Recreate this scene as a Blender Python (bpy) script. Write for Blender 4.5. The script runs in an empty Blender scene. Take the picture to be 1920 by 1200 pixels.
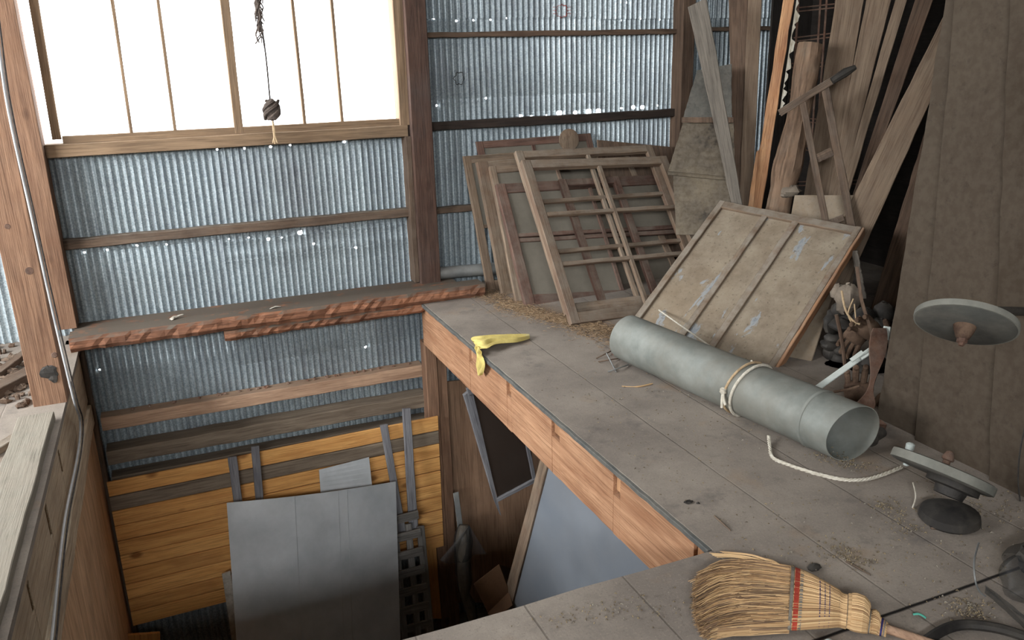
import bpy, math, random
import numpy as np
from mathutils import Vector, Matrix
random.seed(7); rnd = random.Random(11)
COL = bpy.context.scene.collection
# ---------------------------------------------------------------- camera
H = 1.5
YAW, PITCH, ROLL, F = 0.39078138, 0.30509224, -0.02698902, 1551.096
def _rows():
    cy, sy = math.cos(YAW), math.sin(YAW); cp, sp = math.cos(PITCH), math.sin(PITCH)
    fwd = Vector((sy*cp, cy*cp, -sp)); right = Vector((cy, -sy, 0)); up = right.cross(fwd)
    c, s = math.cos(ROLL), math.sin(ROLL)
    return right*c + up*s, -right*s + up*c, fwd
R_, U_, W_ = _rows()
cam_d = bpy.data.cameras.new('camera'); cam = bpy.data.objects.new('camera', cam_d); COL.objects.link(cam)
cam_d.sensor_width = 36; cam_d.lens = 36*F/1920; cam_d.clip_start = .02
cam.matrix_world = Matrix(((R_.x, U_.x, -W_.x, 0), (R_.y, U_.y, -W_.y, 0), (R_.z, U_.z, -W_.z, H), (0, 0, 0, 1)))
bpy.context.scene.camera = cam
CAM = Vector((0, 0, H))
def ray(px, py): return R_*((px-960)/F) - U_*((py-600)/F) + W_
def onz(px, py, z=0.0):
    d = ray(px, py); return CAM + d*((z-H)/d.z)
def ony(px, py, y):
    d = ray(px, py); return CAM + d*(y/d.y)
def onx(px, py, x):
    d = ray(px, py); return CAM + d*(x/d.x)
def onp(px, py, o, n):
    d = ray(px, py); return CAM + d*((o-CAM).dot(n)/d.dot(n))
def atd(px, py, dist):
    d = ray(px, py); return CAM + d*(dist/math.hypot(d.x, d.y))
V = Vector
# ---------------------------------------------------------------- materials
def s2l(c):
    c = c/255; return c/12.92 if c <= .04045 else ((c+.055)/1.055)**2.4
def rgb(r, g, b): return (s2l(r), s2l(g), s2l(b), 1)
class NT:
    def __init__(s, name):
        s.m = bpy.data.materials.new(name); s.m.use_nodes = True; s.t = s.m.node_tree; s.n = s.t.nodes; s.l = s.t.links
        s.b = s.n['Principled BSDF']; s.out = s.n['Material Output']
    def new(s, k, **kw):
        x = s.n.new(k)
        for a, v in kw.items(): setattr(x, a, v)
        return x
    def put(s, x, i, v):
        if hasattr(v, 'links') or isinstance(v, bpy.types.NodeSocket): s.l.new(v, x.inputs[i])
        else: x.inputs[i].default_value = v
    def math(s, op, a, b=0.0, clamp=False):
        x = s.new('ShaderNodeMath', operation=op); x.use_clamp = clamp; s.put(x, 0, a); s.put(x, 1, b); return x.outputs[0]
    def mix(s, f, a, b, t='MIX'):
        x = s.new('ShaderNodeMix', data_type='RGBA', blend_type=t); s.put(x, 0, f); s.put(x, 6, a); s.put(x, 7, b); return x.outputs[2]
    def ramp(s, f, p0, p1, v0=0.0, v1=1.0):
        x = s.new('ShaderNodeMapRange'); x.clamp = True
        s.put(x, 0, f); s.put(x, 1, p0); s.put(x, 2, p1); s.put(x, 3, v0); s.put(x, 4, v1); return x.outputs[0]
    def coord(s, scale=(1, 1, 1), world=False):
        if world:
            g = s.new('ShaderNodeNewGeometry').outputs['Position']
        else:
            tc = s.new('ShaderNodeTexCoord').outputs['Object']; oi = s.new('ShaderNodeObjectInfo')
            k = s.new('ShaderNodeVectorMath', operation='SCALE'); k.inputs[0].default_value = (7.3, 3.1, 5.7); s.l.new(oi.outputs['Random'], k.inputs['Scale'])
            a = s.new('ShaderNodeVectorMath', operation='ADD'); s.l.new(tc, a.inputs[0]); s.l.new(k.outputs[0], a.inputs[1]); g = a.outputs[0]
        mp = s.new('ShaderNodeMapping'); s.l.new(g, mp.inputs[0]); mp.inputs['Scale'].default_value = scale; return mp.outputs[0]
    def noise(s, co, sc, det=4, rough=.6, dist=0.0):
        x = s.new('ShaderNodeTexNoise'); s.l.new(co, x.inputs['Vector']); x.inputs['Scale'].default_value = sc
        x.inputs['Detail'].default_value = det; x.inputs['Roughness'].default_value = rough; x.inputs['Distortion'].default_value = dist
        return x.outputs['Fac']
    def vor(s, co, sc, out='Distance'):
        x = s.new('ShaderNodeTexVoronoi'); s.l.new(co, x.inputs['Vector']); x.inputs['Scale'].default_value = sc; return x.outputs[out]
    def upness(s):
        g = s.new('ShaderNodeNewGeometry'); sp = s.new('ShaderNodeSeparateXYZ'); s.l.new(g.outputs['Normal'], sp.inputs[0]); return sp.outputs[2]
    def bump(s, h, st, d=.01):
        x = s.new('ShaderNodeBump'); x.inputs['Strength'].default_value = st; x.inputs['Distance'].default_value = d; s.l.new(h, x.inputs['Height']); s.l.new(x.outputs[0], s.b.inputs['Normal'])
    def fin(s, col, rough=.85, metal=0.0, spec=.25):
        s.put(s.b, 'Base Color', col); s.put(s.b, 'Roughness', rough); s.put(s.b, 'Metallic', metal); s.b.inputs['Specular IOR Level'].default_value = spec; return s.m
DUST = rgb(150, 141, 128)
def wood(name, light, dark, stain=None, stain_amt=.35, dust=.35, knots=.5, grain=1.0, dustc=DUST, sat=False, upmin=.22):
    def tone(c):
        if c is None or sat: return c
        g_ = .3*c[0]+.55*c[1]+.15*c[2]; q_ = min(1, (c[0]-c[2])/max(c[0], .01)*2); return tuple(min(.9, (x*.82+g_*.18)*k_) for x, k_ in zip(c[:3], (1.16, 1.15+.07*q_, 1.16-.04*q_)))+(1,)
    light, dark, stain = tone(light), tone(dark), tone(stain)
    t = NT(name); co = t.coord()
    mp = t.new('ShaderNodeMapping'); t.l.new(co, mp.inputs[0]); mp.inputs['Scale'].default_value = (1.2, 14*grain, 14*grain)
    g = t.noise(mp.outputs[0], 2.2, 6, .68, .35)
    c = t.mix(t.ramp(g, .32, .68), dark, light)
    mp2 = t.new('ShaderNodeMapping'); t.l.new(co, mp2.inputs[0]); mp2.inputs['Scale'].default_value = (1.5, 60*grain, 60*grain)
    fine = t.noise(mp2.outputs[0], 3, 3, .5)
    dk = (dark[0]*.55, dark[1]*.52, dark[2]*.5, 1)
    c = t.mix(t.ramp(fine, .5, .66, 0, .6), c, dk)
    c = t.mix(t.ramp(t.noise(mp.outputs[0], .8, 4, .7, .6), .57, .70, 0, .55), c, dk)
    big = t.noise(co, 2.3, 5, .65)
    if stain: c = t.mix(t.ramp(big, .52, .72, 0, stain_amt), c, stain)
    if knots:
        mk = t.new('ShaderNodeMapping'); t.l.new(co, mk.inputs[0]); mk.inputs['Scale'].default_value = (5, 9, 9)
        k = t.math('ADD', t.vor(mk.outputs[0], 1.0), t.math('LESS_THAN', t.vor(mk.outputs[0], 1.0, 'Color'), .62))
        c = t.mix(t.ramp(k, .12, .24, knots, 0), c, (dark[0]*.35, dark[1]*.3, dark[2]*.3, 1))
    d2 = t.noise(co, 9, 5, .7)
    up = t.ramp(t.upness(), .2, .9, upmin, 1.0)
    c = t.mix(t.math('MULTIPLY', t.math('MULTIPLY', t.ramp(d2, .3, .62), up), dust*1.6, True), c, dustc)
    oi = t.new('ShaderNodeObjectInfo'); c = t.mix(t.ramp(oi.outputs['Random'], 0, 1, 0, .28), c, dk, 'MIX')
    t.bump(t.math('ADD', t.math('MULTIPLY', g, .7), t.math('MULTIPLY', fine, .5)), .6, .006)
    return t.fin(c, .86)
M = {}
M['beam'] = wood('beam_wood', rgb(206, 150, 112), rgb(158, 102, 68), rgb(118, 72, 48), .5, .16, .55)
M['post'] = wood('post_wood', rgb(154, 110, 84), rgb(108, 72, 53), rgb(92, 56, 40), .4, .2, .8)
M['postdark'] = wood('dark_post_wood', rgb(92, 62, 52), rgb(58, 38, 33), rgb(70, 62, 62), .5, .12, .3)
M['girt'] = wood('girt_wood', rgb(110, 84, 68), rgb(70, 52, 44), rgb(60, 44, 38), .4, .4, .3)
M['girtdark'] = wood('black_brown_girt_wood', rgb(66, 48, 42), rgb(36, 28, 26), None, .4, .12, .2)
M['girtpink'] = wood('pink_board_wood', rgb(196, 152, 124), rgb(158, 116, 92), rgb(120, 84, 64), .4, .2, .5)
M['old'] = wood('old_dusty_wood', rgb(140, 112, 92), rgb(92, 70, 56), rgb(112, 66, 46), .4, .7, .3)
M['shelf'] = wood('split_shelf_wood', rgb(178, 112, 78), rgb(96, 58, 42), rgb(56, 42, 38), .55, 1.4, .3, dustc=rgb(100, 92, 82), upmin=.02)
M['sidebeam'] = wood('dusty_side_beam', rgb(210, 184, 158), rgb(166, 136, 112), rgb(104, 80, 64), .4, .5, .3)
M['ply'] = wood('plywood', rgb(226, 178, 138), rgb(196, 146, 108), rgb(120, 92, 74), .5, .25, 0, .5)
M['plymid'] = wood('brown_plywood', rgb(170, 126, 98), rgb(142, 102, 78), rgb(110, 84, 68), .5, .25, 0, .5)
M['plydark'] = wood('dark_plywood', rgb(118, 92, 76), rgb(92, 70, 56), rgb(70, 54, 44), .5, .25, 0, .5)
M['orange'] = wood('varnished_orange_pine', rgb(244, 188, 116), rgb(216, 154, 88), rgb(176, 124, 78), .5, .03, .9, .8, sat=True)
M['greyboard'] = wood('grey_brown_board', rgb(142, 122, 106), rgb(104, 86, 74), None, .4, .1, .2)
M['lath'] = wood('weathered_grey_lath', rgb(136, 136, 138), rgb(92, 92, 96), None, .3, .1, .2)
M['slat'] = wood('weathered_dark_slat', rgb(134, 128, 124), rgb(88, 84, 80), None, .3, .1, .1)
M['sash'] = wood('sash_wood', rgb(150, 122, 102), rgb(98, 72, 57), rgb(92, 50, 39), .6, .55, 0)
M['sashred'] = wood('red_brown_sash_wood', rgb(122, 84, 72), rgb(76, 47, 42), rgb(70, 38, 34), .5, .45, 0)
M['plank'] = wood('dusty_tan_plank', rgb(140, 114, 95), rgb(108, 84, 69), rgb(120, 86, 64), .4, .4, .2)
M['plankgrey'] = wood('grey_plank', rgb(128, 116, 107), rgb(92, 84, 78), None, .4, .4, .5)
M['plankdark'] = wood('dark_brown_plank', rgb(112, 84, 68), rgb(72, 52, 42), rgb(90, 60, 46), .4, .2, .2)
M['plankorange'] = wood('fresh_orange_timber', rgb(204, 146, 98), rgb(150, 92, 56), rgb(150, 134, 120), .7, .3, .1)
M['ledge'] = wood('thick_dusty_board', rgb(152, 144, 132), rgb(120, 112, 101), rgb(96, 88, 78), .4, .5, .1)
M['paint'] = wood('flaking_white_paint', rgb(196, 190, 178), rgb(140, 124, 106), rgb(100, 76, 60), .6, .2, 0)
M['handle'] = wood('broom_handle_wood', rgb(176, 134, 108), rgb(142, 104, 84), None, .3, .1, 0)
M['darklining'] = wood('shade_black_lining', rgb(44, 38, 34), rgb(30, 26, 24), None, .3, .1, 0, sat=True)  # near-black so gaps between planks stay dark; the shade is in the colour
M['dull'] = wood('rough_board_lining', rgb(140, 122, 106), rgb(104, 88, 76), None, .3, .3, .2)
def m_deck():
    t = NT('dusty_deck_boards'); co = t.coord(world=True)
    n1 = t.noise(co, 2.0, 6, .65); n2 = t.noise(co, 14, 6, .7); n3 = t.noise(co, 110, 4, .75)
    c = t.mix(t.ramp(n1, .35, .68), rgb(122, 113, 105), rgb(152, 142, 131))
    c = t.mix(t.ramp(n2, .55, .8, 0, .5), c, rgb(112, 103, 96))
    c = t.mix(t.ramp(n3, .56, .68, 0, .4), c, rgb(176, 164, 146)); c = t.mix(t.ramp(t.noise(co, 150, 3, .7), .58, .68, 0, .5), c, rgb(84, 76, 70))
    # brown chaff stain near the leaning sashes and dark smudges
    c = t.mix(t.ramp(t.noise(co, 4.5, 5, .7), .56, .72, 0, .6), c, rgb(88, 82, 80))
    c = t.mix(t.ramp(t.noise(co, 22, 5, .75), .6, .72, 0, .5), c, rgb(82, 74, 68))
    c = t.mix(t.ramp(t.noise(co, 3.1, 4, .6), .6, .72, 0, .35), c, rgb(150, 122, 92))
    sp = t.new('ShaderNodeSeparateXYZ'); t.l.new(co, sp.inputs[0]); x, y = sp.outputs[0], sp.outputs[1]
    # brown chaff dust ground into the boards along the feet of the sashes
    ln = t.math('ABSOLUTE', t.math('SUBTRACT', x, t.math('ADD', t.math('MULTIPLY', t.math('SUBTRACT', 5.15, y), .32), 1.86)))
    msk = t.math('MULTIPLY', t.ramp(t.math('ADD', ln, t.math('MULTIPLY', t.noise(co, 6, 5, .7), .3)), .16, .34, 1, 0), t.ramp(y, 3.5, 4.0))
    c = t.mix(t.math('MULTIPLY', msk, t.ramp(n3, .35, .6, .3, .85)), c, rgb(112, 86, 62))
    far = t.math('GREATER_THAN', y, 1.40)
    wob = t.math('MULTIPLY', t.math('SUBTRACT', t.noise(co, 5, 2), .5), .008)
    xs = t.math('ADD', t.math('ADD', x, wob), t.math('MULTIPLY', far, -.0))
    u = t.math('PINGPONG', t.math('SUBTRACT', xs, 1.76), .1625)     # seams every .325 m through x = 1.76
    s1 = t.ramp(u, .0015, .0045, 1, 0)
    s2 = t.ramp(t.math('ABSOLUTE', t.math('SUBTRACT', t.math('ADD', y, wob), 1.405)), .003, .008, 1, 0)
    fade = t.ramp(t.noise(co, 1.7, 3), .35, .6, .1, .55)
    c = t.mix(t.math('MULTIPLY', t.math('MULTIPLY', s1, fade), .75), c, rgb(62, 56, 50))
    c = t.mix(s2, c, rgb(24, 20, 18))
    h = t.math('SUBTRACT', t.math('ADD', t.math('MULTIPLY', n2, .4), t.math('MULTIPLY', n3, .35)), t.math('ADD', t.math('MULTIPLY', s1, .6), s2))
    t.bump(h, .35, .006)
    return t.fin(c, .93)
M['deck'] = m_deck()
def m_corr():
    t = NT('galvanized_corrugated_iron'); co = t.coord(world=True)
    sp = t.new('ShaderNodeSeparateXYZ'); t.l.new(co, sp.inputs[0])
    v = t.vor(co, 130, 'Color'); hs = t.new('ShaderNodeSeparateColor'); t.l.new(v, hs.inputs[0])
    c = t.mix(t.ramp(hs.outputs[0], 0, 1), rgb(146, 158, 164), rgb(196, 206, 208))
    band = t.new('ShaderNodeTexWhiteNoise', noise_dimensions='1D'); s_ = t.math('FLOOR', t.math('MULTIPLY', t.math('ADD', sp.outputs[0], .1), 1.55)); t.l.new(s_, band.inputs['W'])
    c = t.mix(t.math('MULTIPLY', band.outputs['Value'], .35), c, rgb(96, 106, 116))
    mp = t.new('ShaderNodeMapping'); t.l.new(co, mp.inputs[0]); mp.inputs['Scale'].default_value = (14, 14, 1.5)
    st = t.noise(mp.outputs[0], 2, 5, .7)
    c = t.mix(t.ramp(st, .5, .75, 0, .55), c, rgb(92, 92, 102))
    n = t.noise(co, 1.6, 5, .65); c = t.mix(t.ramp(n, .5, .75, 0, .4), c, rgb(104, 100, 106))
    t.bump(t.noise(co, 240, 2), .12, .002)
    return t.fin(c, t.ramp(st, .3, .7, .38, .55), .36, .45)
M['corr'] = m_corr()
def metal(name, c0, c1, rough=.5, metalv=.5, sc=6, dust=.3, bump=.05, dustc=DUST):
    t = NT(name); co = t.coord()
    n = t.noise(co, sc, 6, .65); c = t.mix(t.ramp(n, .35, .65), c0, c1)
    v = t.noise(co, sc*9, 3, .6); c = t.mix(t.ramp(v, .6, .8, 0, .3), c, c1)
    c = t.mix(t.math('MULTIPLY', t.ramp(t.noise(co, sc*.6, 5, .7), .4, .65), dust), c, dustc)
    t.bump(v, bump, .003)
    return t.fin(c, t.ramp(n, .3, .7, rough-.08, rough+.12), metalv, .4)
M['pipe'] = metal('dusty_galvanized_pipe', rgb(112, 116, 111), rgb(146, 149, 143), .55, .2, 5, .6, .06, rgb(124, 119, 108))
M['alu'] = metal('dull_aluminium_sheet', rgb(168, 172, 174), rgb(192, 195, 197), .45, .3, 3, .12)
M['steel'] = metal('dull_grey_steel', rgb(118, 120, 120), rgb(146, 148, 146), .55, .4, 8, .2)
M['rust'] = metal('rusty_iron', rgb(104, 74, 58), rgb(78, 54, 44), .8, .2, 20, .25, .3)
M['stone'] = metal('abrasive_wheel', rgb(64, 64, 61), rgb(82, 82, 77), .85, 0, 10, .2, .2)
M['stonerim'] = metal('pale_wheel_rim', rgb(122, 122, 114), rgb(104, 104, 97), .85, 0, 10, .2, .2)
M['black'] = metal('blackened_iron', rgb(36, 34, 34), rgb(50, 47, 44), .7, .3, 12, .15, .2)
M['lip'] = metal('dark_deck_edging', rgb(74, 76, 76), rgb(96, 96, 92), .8, .1, 14, .25, .3)
M['zinc'] = metal('white_plastic_channel', rgb(176, 182, 176), rgb(200, 206, 200), .6, .05, 9, .2)
M['cable'] = metal('grey_cable_sheath', rgb(150, 150, 152), rgb(184, 184, 184), .5, 0, 9, .15)
M['teal'] = metal('teal_plastic', rgb(70, 160, 140), rgb(90, 180, 160), .5, 0, 9, .1)
M['greysheet'] = metal('blue_grey_sheet', rgb(124, 131, 140), rgb(138, 144, 152), .45, .2, 2.2, .12, .02)
def rough_mat(name, c0, c1, sc=8, det=6, r=.9, bump=.3, c2=None, dust=0.0):
    t = NT(name); co = t.coord(); n = t.noise(co, sc, det, .65)
    c = t.mix(t.ramp(n, .35, .65), c0, c1); c = t.mix(t.ramp(t.noise(co, sc*16, 4, .75), .56, .68, 0, .35), c, (c1[0]*.4, c1[1]*.38, c1[2]*.36, 1))
    if c2: c = t.mix(t.ramp(t.noise(co, sc*.5, 5, .7), .56, .66, 0, .85), c, c2)
    if dust: c = t.mix(t.math('MULTIPLY', t.ramp(t.noise(co, 30, 4), .4, .6), dust), c, DUST)
    t.bump(t.noise(co, sc*4, 4), bump, .004)
    return t.fin(c, r)
M['card'] = rough_mat('stained_hardboard', rgb(74, 64, 53), rgb(67, 57, 47), 1.2, 4, .9, .05, rgb(62, 52, 41), .05)
def m_panel():
    t = NT('peeling_painted_panel'); co = t.coord(); mp = t.new('ShaderNodeMapping'); t.l.new(co, mp.inputs[0]); mp.inputs['Scale'].default_value = (3.5, 9, 9)
    n = t.noise(co, 6, 6, .7); c = t.mix(t.ramp(n, .35, .65), rgb(124, 110, 94), rgb(152, 140, 122))
    c = t.mix(t.ramp(t.noise(co, 2.2, 5, .65), .45, .7, 0, .5), c, rgb(136, 118, 96))
    f = t.noise(mp.outputs[0], 1.0, 6, .62, .4); c = t.mix(t.ramp(f, .585, .61, 0, .85), c, rgb(146, 150, 152)); c = t.mix(t.ramp(f, .64, .66, 0, .6), c, rgb(116, 122, 130))
    c = t.mix(t.ramp(t.noise(co, 60, 3), .6, .7, 0, .6), c, rgb(86, 76, 66))
    t.bump(t.math('ADD', n, t.ramp(f, .585, .61, 0, .6)), .4, .004); return t.fin(c, .88)
M['panelface'] = m_panel()
M['sheetplain'] = rough_mat('plain_dusty_sheet', rgb(150, 134, 114), rgb(132, 116, 98), 4, 5, .9, .05, None, .3)
M['tatter'] = rough_mat('stained_beige_panel', rgb(112, 101, 85), rgb(74, 66, 57), 4, 6, .9, .1, rgb(44, 40, 36), .15)
M['tatterdark'] = rough_mat('grey_stained_panel', rgb(94, 92, 86), rgb(72, 70, 66), 5, 6, .9, .1, rgb(50, 46, 42), .1)
M['cloth'] = rough_mat('yellow_cloth', rgb(214, 196, 120), rgb(186, 166, 98), 9, 4, .9, .2, rgb(196, 190, 150))
M['leather'] = rough_mat('old_work_leather', rgb(106, 86, 70), rgb(78, 60, 48), 12, 5, .85, .3, rgb(60, 44, 36))
M['bark'] = wood('peeled_log', rgb(140, 106, 84), rgb(84, 60, 46), rgb(120, 104, 90), .7, .25, .5, .35)
M['rope'] = rough_mat('white_rope', rgb(212, 206, 192), rgb(184, 176, 160), 60, 3, .9, .4)
M['ropetan'] = rough_mat('tan_rope', rgb(196, 170, 136), rgb(164, 140, 110), 60, 3, .9, .4)
M['twine'] = rough_mat('dark_twine', rgb(74, 68, 64), rgb(50, 46, 44), 40, 3, .9, .3)
M['nest'] = rough_mat('frayed_grey_rope', rgb(104, 92, 84), rgb(70, 62, 58), 40, 5, .95, .6)
M['box'] = rough_mat('cardboard', rgb(110, 82, 60), rgb(92, 68, 50), 4, 3, .9, .05)
M['block'] = rough_mat('red_brown_block', rgb(110, 74, 62), rgb(92, 62, 52), 9, 5, .9, .2, rgb(126, 112, 98))
M['stonegrey'] = rough_mat('grey_rag', rgb(134, 122, 108), rgb(104, 94, 84), 14, 5, .95, .5)
M['crust'] = rough_mat('rust_flakes', rgb(120, 84, 66), rgb(150, 130, 116), 30, 5, .95, .5)
M['white'] = rough_mat('white_plastic_pipe', rgb(196, 204, 200), rgb(180, 188, 184), 6, 3, .6, .02)
M['whitish'] = rough_mat('pale_scrap', rgb(196, 190, 178), rgb(160, 152, 140), 20, 3, .9, .2)
M['winframe'] = wood('tan_window_frame_wood', rgb(142, 110, 84), rgb(110, 84, 64), rgb(90, 74, 62), .4, .1, .1)  # tan wood shared by the frames of all windows
M['red'] = rough_mat('red_binding', rgb(176, 70, 52), rgb(150, 54, 42), 40, 3, .9, .2)
M['bluet'] = rough_mat('blue_thread', rgb(58, 56, 110), rgb(40, 40, 84), 40, 3, .9, .2)
M['greyb'] = rough_mat('grey_binding', rgb(140, 132, 120), rgb(112, 106, 98), 40, 3, .9, .2)
def m_straw(name, a, b, c_):
    t = NT(name); g = t.new('ShaderNodeNewGeometry')
    r = g.outputs['Random Per Island']; c = t.mix(r, a, b); c = t.mix(t.ramp(r, .8, 1, 0, .6), c, c_)
    return t.fin(c, .85)
M['bristle'] = m_straw('broom_straw', rgb(212, 180, 136), rgb(178, 142, 102), rgb(122, 96, 72))
M['bristletip'] = m_straw('worn_broom_straw', rgb(142, 116, 92), rgb(104, 84, 68), rgb(190, 160, 120))
M['chaff'] = m_straw('chaff_and_straw', rgb(158, 132, 102), rgb(112, 90, 70), rgb(196, 178, 146))
M['crumb'] = m_straw('crumbs', rgb(146, 130, 102), rgb(66, 58, 50), rgb(186, 178, 162))
def m_glass(name, tint, haze, hc):
    t = NT(name); tr = t.new('ShaderNodeBsdfTransparent'); tr.inputs[0].default_value = tint
    co = t.coord(); f = t.ramp(t.noise(co, 3, 5, .7), .3, .7, haze*.8, min(1, haze*1.2))
    t.put(t.b, 'Base Color', hc); t.b.inputs['Roughness'].default_value = .35
    mx = t.new('ShaderNodeMixShader'); t.l.new(f, mx.inputs[0]); t.l.new(tr.outputs[0], mx.inputs[1]); t.l.new(t.b.outputs[0], mx.inputs[2]); t.l.new(mx.outputs[0], t.out.inputs[0])
    return t.m
M['glass'] = m_glass('window_glass', (1, 1, 1, 1), .05, (.8, .85, .9, 1))
M['dustyglass'] = m_glass('dust_caked_glass', (.8, .82, .8, 1), .72, rgb(136, 129, 117))
M['poly'] = m_glass('clear_dirty_polythene', (.7, .7, .68, 1), .2, rgb(84, 84, 86))
M['screen'] = m_glass('dark_insect_screen', (.5, .5, .5, 1), .5, rgb(70, 60, 54))
# ---------------------------------------------------------------- mesh builder
WM = {}
def tagit(o, label=None, cat=None, group=None, kind=None):
    if label: o['label'] = label
    if cat: o['category'] = cat
    if group: o['group'] = group
    if kind: o['kind'] = kind
    return o
def place(o, parent, mw):
    COL.objects.link(o); WM[o.name] = mw.copy()
    if parent is not None:
        o.parent = parent; o.matrix_basis = WM[parent.name].inverted() @ mw
    else: o.matrix_world = mw
    return o
def empty(name, loc, label, cat, group=None):
    o = bpy.data.objects.new(name, None); o.empty_display_size = .1
    place(o, None, Matrix.Translation(V(loc))); return tagit(o, label, cat, group)
def frame(o, x, nrm):
    x = V(x).normalized(); z = V(nrm).normalized(); y = z.cross(x).normalized(); z = x.cross(y)
    return Matrix(((x.x, y.x, z.x, o[0]), (x.y, y.y, z.y, o[1]), (x.z, y.z, z.z, o[2]), (0, 0, 0, 1)))
class MB:
    def __init__(s): s.v = []; s.f = []; s.mi = []
    def ring_loft(s, rings, closed=False, cap=True, mi=0):
        b = len(s.v); n = len(rings[0])
        for r in rings: s.v += [V(p) for p in r]
        m = len(rings)
        for i in range(m if closed else m-1):
            for j in range(n):
                a = b+i*n+j; a2 = b+i*n+(j+1) % n; c = b+((i+1) % m)*n+j; c2 = b+((i+1) % m)*n+(j+1) % n
                s.f.append((a, a2, c2, c)); s.mi.append(mi)
        if cap and not closed:
            s.f.append(tuple(b+j for j in range(n))[::-1]); s.f.append(tuple(b+(m-1)*n+j for j in range(n))); s.mi += [mi, mi]
        return s
    def plank(s, A0, A1, B0, B1, nrm, th, seg=10, jit=.0015, cham=.003, rn=rnd, mi=0):
        """front face quad A0-A1 (one end) to B0-B1 (other end), thickness th behind it (against nrm)"""
        A0, A1, B0, B1 = V(A0), V(A1), V(B0), V(B1); n = V(nrm).normalized(); rings = []
        for i in range(seg+1):
            t = i/seg; L = A0.lerp(B0, t); R = A1.lerp(B1, t); u = (R-L); w = u.length; u.normalize(); c = min(cham, w*.25, th*.25)
            j = lambda: rn.uniform(-jit, jit)
            L = L + u*j(); R = R + u*j(); d = n*j()
            rings.append([L+u*c+d, R-u*c+d, R-n*c+d, R-n*(th-c)+d, R-u*c-n*th+d, L+u*c-n*th+d, L-n*(th-c)+d, L-n*c+d])
        return s.ring_loft(rings, mi=mi)
    def box(s, x0, x1, y0, y1, z0, z1, seg=8, jit=.0015, mi=0):
        dx, dy, dz = x1-x0, y1-y0, z1-z0; m = max(dx, dy, dz); k = max(1, int(seg))
        if m == dz: s.plank((x0, y0, z0), (x1, y0, z0), (x0, y0, z1), (x1, y0, z1), (0, -1, 0), dy, k, jit, mi=mi)
        elif m == dx: s.plank((x0, y0, z1), (x0, y0, z0), (x1, y0, z1), (x1, y0, z0), (0, -1, 0), dz and dy, k, jit, mi=mi)
        else: s.plank((x0, y0, z1), (x1, y0, z1), (x0, y1, z1), (x1, y1, z1), (0, 0, 1), dz, k, jit, mi=mi)
        return s
    def tube(s, pts, r, n=8, cap=True, mi=0, flat=None, twist=None):
        pts = [V(p) for p in pts]; rs = r if isinstance(r, (list, tuple)) else [r]*len(pts); rings = []; prev = None
        for i, p in enumerate(pts):
            d = (pts[min(i+1, len(pts)-1)]-pts[max(i-1, 0)]).normalized()
            if prev is None:
                a = V((0, 0, 1)) if abs(d.z) < .9 else V((1, 0, 0)); u = d.cross(a).normalized()
            else: u = (prev - d*prev.dot(d)).normalized()
            prev = u; w = d.cross(u)
            rings.append([p + (u*math.cos(k*2*math.pi/n) + w*math.sin(k*2*math.pi/n)*(flat or 1))*rs[i] for k in range(n)])
        return s.ring_loft(rings, cap=cap, mi=mi)
    def lathe(s, prof, o, ax, n=40, mi=0):
        o = V(o); ax = V(ax).normalized(); a = V((0, 0, 1)) if abs(ax.z) < .9 else V((1, 0, 0)); u = ax.cross(a).normalized(); w = ax.cross(u)
        rings = [[o+ax*h+(u*math.cos(k*2*math.pi/n)+w*math.sin(k*2*math.pi/n))*r for k in range(n)] for r, h in prof]
        return s.ring_loft(rings, mi=mi)
    def blob(s, c, r, n=8, m=6, jit=.15, rn=rnd, mi=0):
        c = V(c); r = r if isinstance(r, (tuple, list)) else (r, r, r); rings = []
        for i in range(m+1):
            th = math.pi*(i+.02)/(m+.04)
            rings.append([c+V((r[0]*math.sin(th)*math.cos(2*math.pi*k/n), r[1]*math.sin(th)*math.sin(2*math.pi*k/n), r[2]*math.cos(th)))*(1+rn.uniform(-jit, jit)) for k in range(n)])
        return s.ring_loft(rings, mi=mi)
    def grid(s, fn, nu, nv, th=0.0, nrm=None, mi=0):
        """open sheet fn(u,v) -> point; th>0 gives it a back"""
        b = len(s.v); P = [[V(fn(i/nu, j/nv)) for j in range(nv+1)] for i in range(nu+1)]
        for r in P: s.v += r
        id_ = lambda i, j: b+i*(nv+1)+j
        for i in range(nu):
            for j in range(nv): s.f.append((id_(i, j), id_(i+1, j), id_(i+1, j+1), id_(i, j+1))); s.mi.append(mi)
        if th:
            b2 = len(s.v); n = V(nrm).normalized()
            for r in P: s.v += [p-n*th for p in r]
            k = lambda i, j: b2+i*(nv+1)+j
            for i in range(nu):
                for j in range(nv): s.f.append((k(i, j), k(i, j+1), k(i+1, j+1), k(i+1, j))); s.mi.append(mi)
            for i in range(nu):
                s.f.append((id_(i, 0), k(i, 0), k(i+1, 0), id_(i+1, 0))); s.f.append((id_(i, nv), id_(i+1, nv), k(i+1, nv), k(i, nv))); s.mi += [mi, mi]
            for j in range(nv):
                s.f.append((id_(0, j), id_(0, j+1), k(0, j+1), k(0, j))); s.f.append((id_(nu, j), k(nu, j), k(nu, j+1), id_(nu, j+1))); s.mi += [mi, mi]
        return s
    def build(s, name, mat, parent=None, fr=None, smooth=False, **tags):
        if fr is None:
            c = V((0, 0, 0))
            for p in s.v: c += p
            c /= len(s.v)
            lo = [min(p[i] for p in s.v) for i in range(3)]; hi = [max(p[i] for p in s.v) for i in range(3)]
            ext = [hi[i]-lo[i] for i in range(3)]; k = ext.index(max(ext))
            ax = [V((1, 0, 0)), V((0, 1, 0)), V((0, 0, 1))][k]; up = V((0, 0, 1)) if k != 2 else V((0, -1, 0))
            base = V(((lo[0]+hi[0])/2, (lo[1]+hi[1])/2, lo[2]))
            fr = frame(base, ax, up)
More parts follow.
